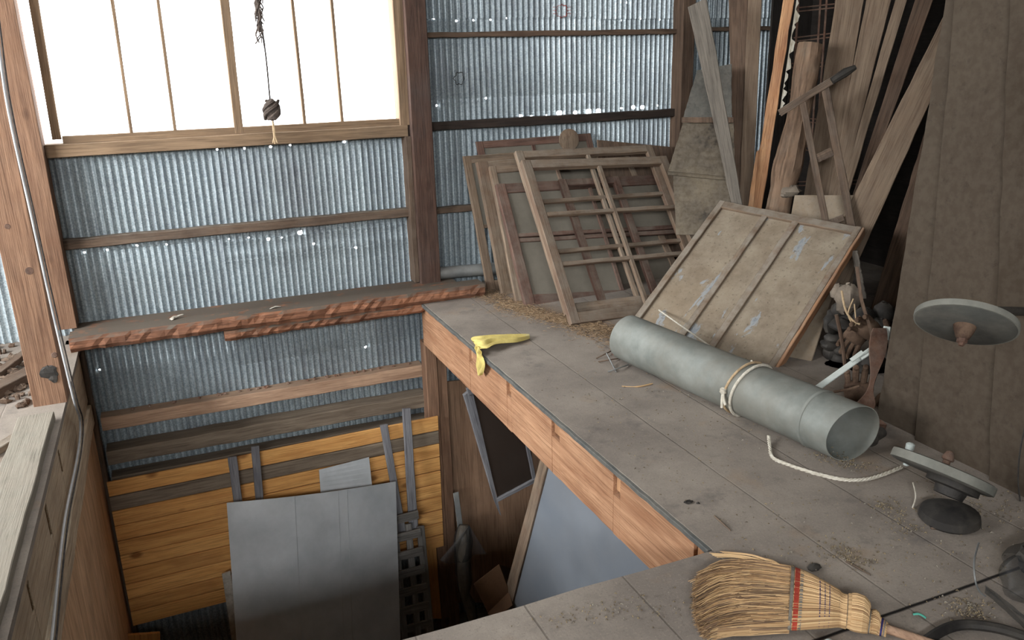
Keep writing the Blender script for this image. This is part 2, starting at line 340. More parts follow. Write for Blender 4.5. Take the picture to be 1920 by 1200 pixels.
        inv = fr.inverted(); me = bpy.data.meshes.new(name)
        me.from_pydata([inv @ p for p in s.v], [], s.f)
        mats = mat if isinstance(mat, (list, tuple)) else [mat]
        for m_ in mats: me.materials.append(M[m_])
        if len(mats) > 1: me.polygons.foreach_set('material_index', s.mi)
        me.update()
        import bmesh
        bm = bmesh.new(); bm.from_mesh(me); bmesh.ops.recalc_face_normals(bm, faces=bm.faces); bm.to_mesh(me); bm.free()
        if smooth:
            me.polygons.foreach_set('use_smooth', [True]*len(me.polygons))
            try: me.set_sharp_from_angle(angle=math.radians(42))
            except Exception: pass
        o = bpy.data.objects.new(name, me); place(o, parent, fr); return tagit(o, **tags)
def pfr(A0, A1, B0, B1, n):
    A0, A1, B0, B1 = V(A0), V(A1), V(B0), V(B1); return frame((A0+A1+B0+B1)/4, ((B0+B1)-(A0+A1)), n)
def struct(mb, name, mat, **k): return mb.build(name, mat, kind='structure', **k)
def thing_plank(name, mat, A0, A1, B0, B1, n, th, label, cat, group=None, seg=14, jit=.002, parent=None, **k):
    return MB().plank(A0, A1, B0, B1, n, th, seg, jit).build(name, mat, parent, fr=pfr(A0, A1, B0, B1, n), label=label, cat=cat, group=group)
YW = 5.35      # plane of the corrugated wall
ZL = -2.7      # lower floor
# ---------------------------------------------------------------- floors
m = MB()
E_ = [(-3.6, -.58, 1.87, 5.42), (1.44, 4.7, 1.87, 5.42), (-3.6, 4.7, -2.3, 1.87)]
def deckbox(x0, x1, y0, y1):
    b = len(m.v); m.v += [V((x, y, z)) for z in (-.028, 0) for x, y in ((x0, y0), (x1, y0), (x1, y1), (x0, y1))]
    for f in ((0, 3, 2, 1), (4, 5, 6, 7), (0, 1, 5, 4), (1, 2, 6, 5), (2, 3, 7, 6), (3, 0, 4, 7)): m.f.append(tuple(b+i for i in f)); m.mi.append(0)
for e in E_[:2]: deckbox(*e)
# near deck with a worn, slightly uneven front edge
n = 40; xs = [-3.6+8.3*i/n for i in range(n+1)] + [-.58, 1.44]; xs = sorted(set(xs)); rr = random.Random(3)
b = len(m.v)
for x in xs:
    e = 1.87 + (rr.uniform(-.003, .005) if -.58 < x < 1.44 else 0) - (.02 if 1.0 < x < 1.15 else 0)
    m.v += [V((x, -2.3, 0)), V((x, e, 0)), V((x, e, -.028)), V((x, -2.3, -.028))]
for i in range(len(xs)-1):
    a = b+4*i; c = a+4
    for k in range(4): m.f.append((a+k, a+(k+1) % 4, c+(k+1) % 4, c+k)); m.mi.append(0)
struct(m, 'floor', 'deck', fr=Matrix.Identity(4))
struct(MB().box(-3.6, 4.7, -2.3, 5.45, ZL-.1, ZL, 1, 0), 'floor', 'dull')
# ---------------------------------------------------------------- corrugated wall with nail holes
PITCHC = .0395
holes = []
def hole(px, py, w): p = ony(px, py, YW); holes.append((p.x, p.z, w))
for px, py, w in [(158, 474, .010), (201, 469, .012), (257, 460, .011), (312, 458, .010), (429, 448, .010), (466, 445, .009), (503, 448, .018), (528, 445, .009), (563, 436, .026), (588, 457, .014),
                  (667, 464, .012), (685, 650, .014), (814, 35, .010), (856, 39, .012), (888, 38, .011), (920, 37, .011), (950, 34, .010), (819, 198, .013), (911, 184, .014), (977, 218, .022), (997, 218, .012),
                  (1025, 216, .011), (1049, 212, .034), (1079, 211, .026), (1104, 210, .038), (1123, 209, .036), (1166, 203, .012), (1188, 201, .026), (1205, 201, .026), (1232, 198, .013), (1264, 197, .012),
                  (1165, 38, .011), (1200, 35, .010), (1236, 37, .010), (1174, 5, .013), (187, 694, .009), (407, 280, .012), (458, 278, .012), (507, 275, .013), (544, 272, .010), (646, 266, .013)]:
    hole(px, py, w)
def corr(m, x0, x1, z0, z1, y=YW, amp=.0088, ph=0.0):
    nx = int(round((x1-x0)/PITCHC*10)); X = [x0+(x1-x0)*i/nx for i in range(nx+1)]
    hs = [h for h in holes if x0 < h[0] < x1 and z0 < h[1] < z1]
    Z = {round(z0, 5), round(z1, 5)}
    for h in hs:
        Z.add(round(h[1]-h[2]*.5, 5)); Z.add(round(h[1]+h[2]*.5, 5)); Z.add(round(h[1]-h[2]*.25, 5)); Z.add(round(h[1]+h[2]*.25, 5))
    k = int((z1-z0)/.3); [Z.add(round(z0+(z1-z0)*(i+1)/(k+1), 5)) for i in range(k)]
    Z = sorted(Z); b = len(m.v); q = random.Random(int(x0*100)+int(z0*10))
    wob = [q.uniform(-.0012, .0012) for _ in Z]
    for x in X:
        c = math.cos(2*math.pi*x/PITCHC); wave = 1-2*(abs(c*.5+.5)**1.9)   # broad crests towards the room, narrow valleys
        big = .003*math.sin(x*9)
        for iz, z in enumerate(Z): m.v.append(V((x, y+amp*wave+wob[iz]+big, z)))
    nz = len(Z)
    for i in range(nx):
        xc = (X[i]+X[i+1])/2
        for j in range(nz-1):
            zc = (Z[j]+Z[j+1])/2
            if any(((xc-hx)/(hw*.62))**2+((zc-hz)/(hw*.55))**2 < 1 for hx, hz, hw in hs): continue
            a = b+i*nz+j; m.f.append((a, a+nz, a+nz+1, a+1)); m.mi.append(0)
m = MB()
WX0, WX1, WZ0, WZ1 = -.57, 1.47, 1.085, 2.70
corr(m, -3.6, -.60, ZL, 3.2); corr(m, -.64, .35, -.55, WZ0); corr(m, .27, 1.50, -.55, WZ0, YW-.002, ph=.01)
corr(m, -.64, .82, ZL, -.53, YW-.004, .0095); corr(m, .74, 1.50, ZL, -.53, YW-.006, .0095)
corr(m, -.64, 1.50, WZ1, 3.2); corr(m, 1.50, 2.10, ZL, 1.78); corr(m, 2.02, 2.95, ZL, 1.80, YW-.003, ph=.02); corr(m, 2.87, 4.7, ZL, 1.77, YW-.001)
corr(m, 1.50, 2.12, 1.76, 3.2, YW-.006, ph=.015); corr(m, 2.04, 2.96, 1.765, 3.2, YW-.009); corr(m, 2.88, 4.7, 1.75, 3.2, YW-.006, ph=.01)
struct(m, 'wall_back', 'corr', fr=Matrix.Identity(4), smooth=True)
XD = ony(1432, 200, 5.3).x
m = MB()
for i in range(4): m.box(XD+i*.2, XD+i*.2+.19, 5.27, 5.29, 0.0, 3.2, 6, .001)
struct(m, 'wall_back', 'darklining')  # dark boards added so the corner behind the timbers reads black
# other walls (behind and beside the camera) with the window that lights the loft from behind
def wallbox(name, boxes, mat='dull'):
    m = MB()
    for bb in boxes: m.box(*bb, seg=1, jit=0)
    return struct(m, name, mat)
LY0, LY1, LZ0, LZ1 = 1.6, 4.6, 1.5, 2.7
wallbox('wall_left', [(-3.7, -3.6, -2.3, 5.45, ZL, LZ0), (-3.7, -3.6, -2.3, 5.45, LZ1, 3.3), (-3.7, -3.6, -2.3, LY0, LZ0, LZ1), (-3.7, -3.6, LY1, 5.45, LZ0, LZ1)])
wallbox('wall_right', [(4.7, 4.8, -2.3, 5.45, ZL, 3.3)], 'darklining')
FX0, FX1, FZ0, FZ1 = -3.3, .1, 2.12, 2.74
wallbox('wall_front', [(-3.6, 4.7, -2.4, -2.3, ZL, FZ0), (-3.6, 4.7, -2.4, -2.3, FZ1, 3.3), (-3.6, FX0, -2.4, -2.3, FZ0, FZ1), (FX1, 4.7, -2.4, -2.3, FZ0, FZ1)])
struct(MB().box(-3.7, 4.8, -2.4, 5.45, 3.2, 3.3, 1, 0), 'ceiling', 'dull')
def ironmark(name, paths, mat, label):
    m = MB()
    for P in paths:
        out = []
        for i in range(len(P)-1):
            for j in range(6):
                x = P[i][0]+(P[i+1][0]-P[i][0])*j/6; y = P[i][1]+(P[i+1][1]-P[i][1])*j/6; w = ony(x, y, YW)
                c = math.cos(2*math.pi*w.x/PITCHC); w.y = YW-(.013 if w.z > 1.76 else 0)+.0088*(1-2*(abs(c*.5+.5)**1.9))+.003*math.sin(w.x*9)-.006; out.append(w)
        m.tube(out, .0022, 4, flat=.6)
    m.build(name, mat, label=label, cat='stamp')
el = lambda cx, cy, a, b, n=24, k=0, w=0: [(cx+(a+w*math.cos(k*t*2*math.pi/n))*math.cos(t*2*math.pi/n), cy+(b+w*math.cos(k*t*2*math.pi/n))*math.sin(t*2*math.pi/n)) for t in range(n+1)]
ironmark('stamped_emblem', [el(1051, 21, 10, 12, 28, 8, 1.2)]+[[(1035, 14+d), (1041, 14+d)] for d in (0, 6, 12)]+[[(1062, 14+d), (1068, 14+d)] for d in (0, 6, 12)], 'red', 'faded red round emblem with side bars stamped on the top of the bright metal wall')
ironmark('stamped_emblem', [el(860, 147, 8.5, 11.5, 30, 6, 1.6)], 'black', 'faint black flower-shaped stamp on the metal wall right of the dark post')
# ---------------------------------------------------------------- windows
w1 = empty('window_1', (.45, YW-.05, WZ0), None, None); w1['kind'] = 'structure'
yf = 5.27
def wpl(name, a, b, c, d, th, mat='winframe', y=yf):
    P = [ony(*q, y) for q in (a, b, c, d)]
    MB().plank(*P, (0, -1, 0), th, 10, .001).build(name, mat, w1, fr=pfr(*P, (0, -1, 0)))
# pixel corner helper on the frame plane: bars run from below the sill to above the picture
def vbar(name, xt, xb, yb, w, th=.03, y=yf, mat='winframe'):
    a = ony(xt, 0, y); b_ = ony(xb, yb, y); k = (2.62-b_.z)/(a.z-b_.z); top = b_+(a-b_)*k; hw = V((w/2, 0, 0))
    MB().plank(top-hw, top+hw, b_-hw, b_+hw, (0, -1, 0), th, 8, .001).build(name, mat, w1, fr=pfr(top-hw, top+hw, b_-hw, b_+hw, (0, -1, 0)))
vbar('sash_stile', 62, 106, 262, .045); vbar('sash_stile', 421, 449, 250, .05, .035); vbar('sash_stile', 745, 757, 240, .055)
vbar('muntin', 210, 247, 252, .018); vbar('muntin', 296, 329, 250, .018); vbar('muntin', 548, 573, 240, .018); vbar('muntin', 622, 643, 236, .018)
def hz(px, py, y): return ony(px, py, y).z
zb0, zb1 = hz(450, 252, yf), hz(450, 238, yf)
MB().box(-.49, 1.45, yf, yf+.035, zb0-.012, zb1, 10).build('bottom_rail', 'winframe', w1)
MB().box(-.49, 1.45, yf, yf+.035, 2.58, 2.66, 10).build('top_rail', 'winframe', w1)
zs0, zs1 = hz(450, 275, 5.24), hz(450, 252, 5.24)
MB().box(-.58, 1.475, 5.24, 5.36, zs0, zs1, 12).build('window_sill', 'winframe', w1)
MB().box(-.58, 1.475, 5.24, 5.36, 2.66, 2.74, 12).build('head_casing', 'winframe', w1)
MB().box(1.43, 1.5, 5.245, 5.36, zs1, 2.66, 8).build('side_casing', 'winframe', w1)
MB().box(-.48, .47, yf+.015, yf+.019, zb1-.01, 2.6, 1, 0).build('pane', 'glass', w1)
MB().box(.47, 1.44, yf+.015, yf+.019, zb1-.01, 2.6, 1, 0).build('pane', 'glass', w1)
w2 = empty('window_2', (-1.6, -2.3, FZ0), None, None); w2['kind'] = 'structure'
MB().box(FX0, FX1, -2.36, -2.34, FZ0, FZ1, 1, 0).build('pane', 'glass', w2)
MB().box(FX0, FX1, -2.40, -2.3, FZ0-.04, FZ0, 4).build('window_sill', 'winframe', w2)
for x in (FX0+.02, -2.2, -1.1, FX1-.02): MB().box(x-.02, x+.02, -2.37, -2.33, FZ0, FZ1, 4).build('muntin', 'winframe', w2)
w3 = empty('window_3', (-3.65, 3.1, LZ0), None, None); w3['kind'] = 'structure'
MB().box(-3.655, -3.645, LY0, LY1, LZ0, LZ1, 1, 0).build('pane', 'glass', w3)
for y in (LY0+.02, 2.6, 3.6, LY1-.02): MB().box(-3.68, -3.62, y-.02, y+.02, LZ0, LZ1, 4).build('muntin', 'winframe', w3)
# ---------------------------------------------------------------- framing
def timber(name, mat, x0, x1, y0, y1, z0, z1, label, cat, group=None, jit=.002, seg=16):
    return MB().box(x0, x1, y0, y1, z0, z1, seg, jit).build(name, mat, label=label, cat=cat, group=group)
p = ony(765, 0, 5.2)
timber('wall_post', 'postdark', 1.49, 1.625, 5.19, 5.33, 0.0, 3.2, 'dark red-brown square post between the window and the bright metal wall', 'post')
timber('wall_post', 'post', -.70, -.585, 5.18, 5.33, 0.085, 3.2, 'brown wall post left of the window, behind the cabled post', 'post')
timber('wall_post', 'plankdark', 3.50, 3.60, 5.2, 5.33, 0, 3.2, 'dark brown wall post at the right end of the metal wall, behind leaning planks', 'post')
timber('casing_board', 'girt', 1.455, 1.49, 5.23, 5.335, .085, zs0, 'narrow dusty casing strip beside the dark post below the window', 'board')
def girt(mat, px, yt, yb, x0, x1, y, dep, label, name='wall_girt', jit=.003):
    zt, z0 = hz(px, yt, y), hz(px, yb, y)
    return timber(name, mat, x0, x1, y, y+dep, z0, zt, label, 'girt', jit=jit)
girt('girt', 450, 420, 437, -.585, 1.49, 5.275, .06, 'dusty brown girt across the metal wall below the window')
girt('plankdark', 1040, 57, 67, 1.625, 3.5, 5.28, .055, 'thin brown girt nearest the top of the bright metal wall')
girt('girtdark', 1040, 217, 232, 1.625, 3.5, 5.27, .065, 'black-brown girt under the row of bright holes')
girt('girt', 845, 388, 399, 1.625, 2.6, 5.28, .055, 'short brown girt disappearing behind the leftmost leaning sash')
girt('girt', 1350, 50, 58, 3.6, 4.7, 5.28, .055, 'piece of girt seen between planks at the top right')
zg0, zg1 = hz(500, 753, 5.26), hz(500, 730, 5.26)
timber('ledger_board', 'girtpink', -.56, 1.475, 5.23, 5.335, zg0, zg1, 'pinkish-brown ledger board across the metal wall under the plank shelf', 'board', jit=.003)
zg2 = hz(500, 815, 5.22); zg3 = hz(500, 790, 5.22)
timber('ledger_board', 'greyboard', -.56, 1.475, 5.19, 5.33, zg2, zg3, 'upper of two dull grey-brown rails above the orange board panel', 'board', jit=.003)
zg4 = hz(500, 853, 5.24); zg5 = hz(500, 838, 5.24)
timber('ledger_board', 'greyboard', -.56, 1.5, 5.22, 5.33, zg4, zg5, 'lower narrow rail touching the top of the orange board panel', 'board', jit=.003)
m = MB()
for i in range(34):
    x = rnd.uniform(.15, 1.44) if i % 3 else rnd.uniform(-.4, .6); m.blob((x, 5.29, zg1+.006), (rnd.uniform(.006, .016), .012, rnd.uniform(.005, .014)), 6, 4, .4)
m.build('rust_flakes', 'crust', label='crumbs of rust and debris lying along the pinkish ledger board', cat='debris', kind='stuff')
# posts below the deck beam
timber('corner_post', 'post', 1.455, 1.535, 5.09, 5.20, ZL, -.31, 'left half of the double post carrying the far end of the deck beam', 'post')
timber('corner_post', 'post', 1.54, 1.61, 5.11, 5.22, ZL, -.035, 'right half of the double post under the deck, darker and set back', 'post')
# main deck beam with joist pockets
bm_ = empty('deck_beam', (1.5, 3.5, -.31), 'long orange-brown beam with square notches carrying the right deck edge', 'beam')
ys = [(4.12, 4.175, .10), (3.565, 3.62, .095), (3.01, 3.09, .10), (2.475, 2.53, .11), (1.925, 1.99, .12)]
m = MB(); y0, y1 = 1.86, 5.09; x0, x1, zb, zt = 1.452, 1.60, -.312, -.029
prev = y0; q = random.Random(5)
# outer face with pockets: strips between pockets plus the pocket recess
def bstrip(ya, yb, xa, za, zb_): m.box(xa, x1, ya, yb, za, zb_, max(2, int((yb-ya)/.08)), .0012)
for ya, yb, h in sorted(ys):
    bstrip(prev, ya, x0, zb, zt); bstrip(ya, yb, x0, zb, zt-h); bstrip(ya, yb, x0+.045, zt-h, zt); prev = yb
bstrip(prev, y1, x0, zb, zt)
m.build('beam_body', 'beam', bm_, fr=frame((1.5, 3.5, -.31), (0, 1, 0), (0, 0, 1)))
for ya, yb, h in ys: MB().box(x0+.012, x0+.044, ya+.012, yb-.004, zt-h+.02, zt-.004, 1, .001).build('joist_end', 'plankorange', bm_)
MB().box(1.425, 1.452, 1.88, 5.0, -.024, -.004, 60, .0015).build('edge_strip', 'lip', bm_)
# left side beam, ledger, panel
lb = empty('side_beam', (-.65, 3, -.31), 'dusty beam with dark notches along the left edge of the opening', 'beam')
m = MB(); prev = -1.0; ysl = [(3.72, 3.76, .1), (3.2, 3.25, .12), (2.68, 2.72, .1), (2.2, 2.25, .1)]
X0, X1 = -.72, -.582
for ya, yb, h in sorted(ysl):
    m.box(X0, X1, prev, ya, -.31, -.029, 6, .001); m.box(X0, X1, ya, yb, -.31, -.06-h, 1, .001); m.box(X0, X1-.04, ya, yb, -.06-h, -.05, 1, 0); m.box(X0, X1, ya, yb, -.05, -.029, 1, 0); prev = yb
m.box(X0, X1, prev, 5.0, -.31, -.029, 8, .001)
m.build('beam_body', 'sidebeam', lb, fr=frame((-.65, 3, -.31), (0, 1, 0), (0, 0, 1)))
MB().box(-.63, -.566, -1, 4.96, -.43, -.312, 24, .003).build('ledger_board', 'sidebeam', lb)
m = MB(); m.box(-.66, -.60, .5, 5.15, ZL, -.432, 1, 0)
m.build('plywood_lining', 'ply', fr=frame((-.62, 3, -1.5), (0, 0, 1), (1, 0, 0)), label='brown plywood lining below the left beam of the opening', cat='plywood sheet')
timber('corner_post', 'plydark', -.66, -.575, 5.16, 5.24, ZL, 0, 'dark corner trim post left of the orange board panel', 'post')
timber('ledge_board', 'ledge', -.745, -.605, -.8, 3.97, .001, .042, 'thick pale dusty board lying along the left ledge', 'board', seg=30, jit=.003)
timber('cabled_post', 'post', -.715, -.575, 4.19, 4.33, 0.0, 3.2, 'knotty square post with a black mark at its foot, left of the window', 'post')
for kx, ky, kr in ((14, 425, .014), (55, 508, .02), (102, 666, .014)):
    MB().lathe([(.001, .0008), (kr*.8, .0008), (kr, -.002)], ony(kx, ky, 4.189), (0, -1, 0), 18).build('knot', 'rust', bpy.data.objects['cabled_post'])
m = MB().blob((-.625, 4.187, .16), (.035, .006, .03), 9, 6, .35); m.blob((-.61, 4.187, .13), (.02, .005, .02), 8, 5, .4)
m.build('tar_mark', 'black', bpy.data.objects['cabled_post'])
# cable running down the post and along the beam
pts = [ony(-8, 40, 4.18)+V((0, 0, 0)), ony(14, 200, 4.17), ony(60, 410, 4.17), ony(100, 590, 4.17), ony(137, 745, 4.17), onx(150, 790, -.56), onx(146, 850, -.56), onx(124, 960, -.56), onx(112, 1050, -.56), onx(98, 1190, -.56)]
top = pts[0]+(pts[0]-pts[1])*1.2; pts = [top]+pts+[onx(88, 1260, -.555)]
def smoothpath(P, k=6):
    out = []
    for i in range(len(P)-1):
        p0 = P[max(i-1, 0)]; p1 = P[i]; p2 = P[i+1]; p3 = P[min(i+2, len(P)-1)]
        for j in range(k):
            t = j/k; out.append(.5*((2*p1)+(p2-p0)*t+(2*p0-5*p1+4*p2-p3)*t*t+(3*p1-p0-3*p2+p3)*t**3))
    out.append(P[-1]); return out
MB().tube(smoothpath(pts), .0055, 8).build('cable', 'cable', label='pale grey cable stapled down the left post and along the beam', cat='cable', smooth=True)
MB().tube(smoothpath([q_+V((.013, 0, 0)) for q_ in pts]), .004, 6).build('cable', 'twine', label='thin dark cable running beside the pale grey cable', cat='cable', smooth=True)
# deck scraps at far left
def stick(name, mat, a, b, w, th, label, cat, group=None, rot=0):
    a, b = V(a), V(b); d = (b-a).normalized(); s_ = d.cross(V((0, 0, 1))).normalized()*w/2
    n_ = V((0, 0, 1)); n_ = (n_-d*n_.dot(d)).normalized()
    return MB().plank(a-s_, a+s_, b-s_, b+s_, n_, th, 10, .002).build(name, mat, fr=pfr(a-s_, a+s_, b-s_, b+s_, n_), label=label, cat=cat, group=group)
stick('wood_scrap', 'old', onz(-30, 850, .03), onz(62, 795, .03), .05, .03, 'dusty stick on the left deck beside the pale ledge board', 'scrap wood')
stick('wood_scrap', 'plankdark', onz(-40, 740, .05), onz(60, 690, .05), .09, .05, 'dark scrap of wood on the left deck behind the cabled post', 'scrap wood')
stick('wood_scrap', 'plankdark', onz(-10, 700, .03), onz(50, 655, .06), .05, .03, 'darkest scrap leaning against the foot of the far left metal wall', 'scrap wood')
m = MB()
for i in range(60):
    p = onz(rnd.uniform(-30, 60), rnd.uniform(640, 760), .01); m.blob(p, (rnd.uniform(.01, .04), rnd.uniform(.01, .03), rnd.uniform(.006, .02)), 6, 4, .4)
m.build('dirt_crumbs', 'plankdark', label='crumbly dark dirt heaped on the deck behind the cabled post', cat='debris', kind='stuff')
# plank shelf across the wall
sh = empty('plank_shelf', (.6, 5.1, 0), 'rough split plank shelf spanning the opening below the window', 'shelf')
m = MB(); q = random.Random(9)
def roughplank(m, x0, x1, yf0, yb0, z0, z1, n=70, jy=.007, jz=.004, end=.02):
    rings = []; a = 0
    for i in range(n+1):
        x = x0+(x1-x0)*i/n; a = a*.8+q.uniform(-1, 1)*.4; f = yf0+a*jy+q.uniform(-.002, .002); zz = a*jz*.5
        b1 = q.uniform(-.006, .006)
        rings.append([V((x, f+.004, z1+zz)), V((x, yb0, z1+.002)), V((x, yb0, z0)), V((x, f+.012+b1, z0+.006*a)), V((x, f-.004+b1, z0+(z1-z0)*.3)), V((x, f-.006-b1, z0+(z1-z0)*.75))])
    m.ring_loft(rings)
roughplank(m, -.615, 1.86, 4.975, 5.11, .0, .085); m.build('front_plank', 'shelf', sh, fr=frame((.6, 5.04, .04), (1, 0, 0), (0, 0, 1)))
m = MB(); roughplank(m, -.60, 1.72, 5.116, 5.30, .0, .078, jy=.003); m.build('rear_plank', 'shelf', sh, fr=frame((.6, 5.2, .04), (1, 0, 0), (0, 0, 1)))
m = MB(); roughplank(m, .2, 1.448, 5.0, 5.08, -.065, -.002, 40, .01); m.build('under_batten', 'shelf', sh, fr=frame((.9, 5.04, -.03), (1, 0, 0), (0, 0, 1)))
def scrap(px, py, z, pts, r, mat, label, cat='scrap'):
    m = MB(); o = onz(px, py, z)
    for a, b in pts: m.tube(smoothpath([o+V(a), o+(V(a)+V(b))*.5+V((0, 0, .006)), o+V(b)], 4), [r*.5]+[r]*7+[r*.4], 6, flat=.4)
    return m.build('scrap', mat, label=label, cat=cat, smooth=True)
scrap(325, 598, .09, [((-.02, 0, 0), (.03, .01, .01)), ((0, 0, 0), (.06, .03, .012)), ((-.01, -.02, 0), (.01, .02, .01))], .009, 'whitish', 'small pale crumpled scrap on the left of the plank shelf')
scrap(515, 578, .088, [((-.03, 0, 0), (.04, .012, .002)), ((-.015, .008, 0), (.03, .015, .003))], .007, 'whitish', 'flat pale scrap near the middle of the plank shelf')
# pipe at the wall foot
a, b = ony(796, 514, 5.22), V((2.25, 5.22, .05)); a.z = .085+.035; b.z = .045
m = MB(); m.lathe([(.028, .0), (.042, 0), (.042, .66), (.028, .66)], (1.62, 5.235, .128), (1, .0, -.04), 20)
m.build('metal_pipe', 'steel', label='short dusty grey pipe lying at the foot of the dark post', cat='pipe', smooth=True)
# ---------------------------------------------------------------- yellow cloth over the beam edge
m = MB(); q = random.Random(2)
cl = [onz(992, 634, .006), onz(960, 636, .016), onz(925, 640, .024), onz(905, 646, .026), V((1.445, 4.03, .012)), onx(905, 668, 1.425), onx(902, 690, 1.425), onx(904, 701, 1.43)]
wd = [.008, .06, .085, .10, .095, .065, .05, .01]
cp = smoothpath(cl, 5); wp = []
for i in range(len(wd)-1):
    for j in range(5): wp.append(wd[i]+(wd[i+1]-wd[i])*j/5)
wp.append(wd[-1])
def cloth(u, v):
    k = min(int(u*(len(cp)-1)), len(cp)-2); t = u*(len(cp)-1)-k; p = cp[k].lerp(cp[k+1], t); w = wp[k]+(wp[k+1]-wp[k])*t
    side = V((.1, 1, 0)).normalized(); d = (cp[min(k+1, len(cp)-1)]-cp[max(k-1, 0)]).normalized(); nn = side.cross(d).normalized()
    if nn.z < 0 and u < .5: nn = -nn
    if nn.x > 0 and u >= .5: nn = -nn
    s_ = v*2-1; fold = .006*math.sin(s_*7+u*5)+.004*math.sin(s_*13-u*9)
    return p+side*(s_*w*(1+.12*math.sin(u*17)))+nn*(.008+fold+.008*(1-s_*s_))
m.grid(cloth, 44, 22, .003, (-.5, 0, 1)); m.build('yellow_cloth', 'cloth', label='crumpled yellow cloth draped over the edge of the deck beam', cat='cloth', smooth=True)
# ---------------------------------------------------------------- window sashes
def para(TL, TR, BR, BL, k=1.0):
    d = [ray(*q) for q in (TL, TR, BR, BL)]; t3 = (0-H)/d[3].z
    A = np.array([list(d[0]), list(-d[1]), list(d[2])]).T; t = np.linalg.solve(A, t3*np.array(list(d[3])))
    return [CAM+d[0]*float(t[0])*k, CAM+d[1]*float(t[1])*k, CAM+d[2]*float(t[2])*k, CAM+d[3]*t3*k]
S1 = para((978, 300), (1250, 292), (1358, 571), (1072, 607), .985)
ex = (S1[2]-S1[3]); ex.z = 0; ex.normalize()
def leanplane(bp, ytop, ztop=.95):
    """plane through base point bp on the deck, edge direction ex, leaning back to ytop at ztop"""
    up = V((bp.x, ytop, ztop))-V((bp.x, bp.y, 0)); n = ex.cross(up).normalized()
    if n.y > 0: n = -n
    return V((bp.x, bp.y, 0)), n
def sash(corners, st, th, vbars, hbars, mat, label, panes=None, bw=.028, rail=None, plane=None, group='old window sashes leaning against the metal wall'):
    TL, TR, BR, BL = corners; n = (TR-TL).cross(BL-TL).normalized()
    if n.dot(CAM-TL) < 0: n = -n
    root = empty('window_sash', (BL+BR)/2, label, 'window sash', group)
    W = ((TR-TL).length+(BR-BL).length)/2; Hh = ((BL-TL).length+(BR-TR).length)/2
    P = lambda u, v: TL.lerp(TR, u).lerp(BL.lerp(BR, u), v)
    def part(name, u0, u1, v0, v1, along, t, mt=mat, off=0.0):
        if along == 'v': q_ = [P(u0, v0), P(u1, v0), P(u0, v1), P(u1, v1)]
        else: q_ = [P(u0, v1), P(u0, v0), P(u1, v1), P(u1, v0)]
        q_ = [x-n*off for x in q_]
        MB().plank(*q_, n, t, 12, .0012).build(name, mt, root, fr=pfr(*q_, n))
    su, sv = st/W, (rail or st)/Hh; bu, bv = bw/W, bw/Hh
    part('stile', 0, su, 0, 1, 'v', th); part('stile', 1-su, 1, 0, 1, 'v', th)
    part('rail', su, 1-su, 0, sv, 'u', th*.95); part('rail', su, 1-su, 1-sv*1.15, 1, 'u', th*.95)
    for u in vbars: part('muntin', u-bu/2, u+bu/2, sv, 1-sv, 'v', th*.7, off=.002)
    for v in hbars: part('muntin', su, 1-su, v-bv/2, v+bv/2, 'u', th*.7, off=.003)
    us = [su]+list(vbars)+[1-su]; vs = [sv]+list(hbars)+[1-sv]
    for i in range(len(us)-1):
        for j in range(len(vs)-1):
            if panes and (i, j) in panes:
                part('pane', us[i], us[i+1], vs[j], vs[j+1], 'v', .003, 'dustyglass', th*.4)
    return root
def pxs(c, o, n): return [onp(*q_, o, n) for q_ in c]
sash(S1, .062, .04, (.5,), (.35, .655), 'sash', 'frontmost large empty sash of six panes, leaning nearest the painted hatch')
n1 = (S1[1]-S1[0]).cross(S1[3]-S1[0]).normalized(); n1 = n1 if n1.dot(CAM-S1[0]) > 0 else -n1
S2 = pxs(((966, 283), (1222, 271), (1330, 556), (1062, 588)), S1[3]-n1*.05, n1)
sash(S2, .055, .035, (.5,), (.33, .64), 'sash', 'large empty sash directly behind the frontmost one, showing above and left of it')
S3 = pxs(((1048, 336), (1160, 330), (1242, 565), (1130, 580)), S1[3]-n1*.10, n1)
sash(S3, .05, .03, (), (.985,), 'sashred', 'narrow red-brown frame seen through the two front sashes')
o4, n4 = leanplane(onz(988, 574), 5.12, .8)
S4 = pxs(((930, 345), (1246, 326), (1332, 556), (986, 574)), o4, n4)
sash(S4, .07, .035, (.52,), (.43, .47), 'sashred', 'wide red-brown sash with a doubled middle rail and dusty panes', {(0, 0), (0, 2), (1, 0)})
o5, n5 = leanplane(onz(970, 566), 5.17, .85)
S5 = pxs(((918, 312), (1180, 292), (1290, 540), (968, 566)), o5, n5)
sash(S5, .05, .03, (.45,), (.5,), 'sash', 'sash with dusty panes third in from the left of the leaning stack', {(0, 0), (0, 1), (1, 1)})
o6, n6 = leanplane(onz(945, 552), 5.2, .9)
S6 = pxs(((895, 304), (1130, 284), (1240, 530), (943, 552)), o6, n6)
sash(S6, .085, .04, (), (.55,), 'old', 'thick weathered frame second from the left edge of the leaning stack', {(0, 0), (0, 1)})
o7, n7 = leanplane(onz(920, 543), 5.24, .95)
S7 = pxs(((869, 293), (1060, 278), (1140, 525), (915, 543)), o7, n7)
sash(S7, .055, .03, (), (.52,), 'old', 'leftmost slender frame of the leaning stack, against the metal wall', {(0, 0)})
o8, n8 = leanplane(onz(950, 530), 5.27, 1.05)
S8 = pxs(((893, 266), (1107, 250), (1180, 520), (950, 530)), o8, n8)
sash(S8, .05, .025, (.47,), (.5,), 'sashred', 'tallest red-topped sash at the back, rising above the others', {(0, 0), (1, 0), (0, 1), (1, 1)})
m = MB(); c = ony(1066, 262, 5.28); m.lathe([(.015, 0), (.075, .0), (.075, .012), (.02, .02)], c, (0, -1, .1), 20)
m.build('wooden_disc', 'old', label='round wooden disc peeking out above the tallest sash', cat='disc', smooth=True)
oo, nn = leanplane(onz(1230, 520), 5.29, 1.0)
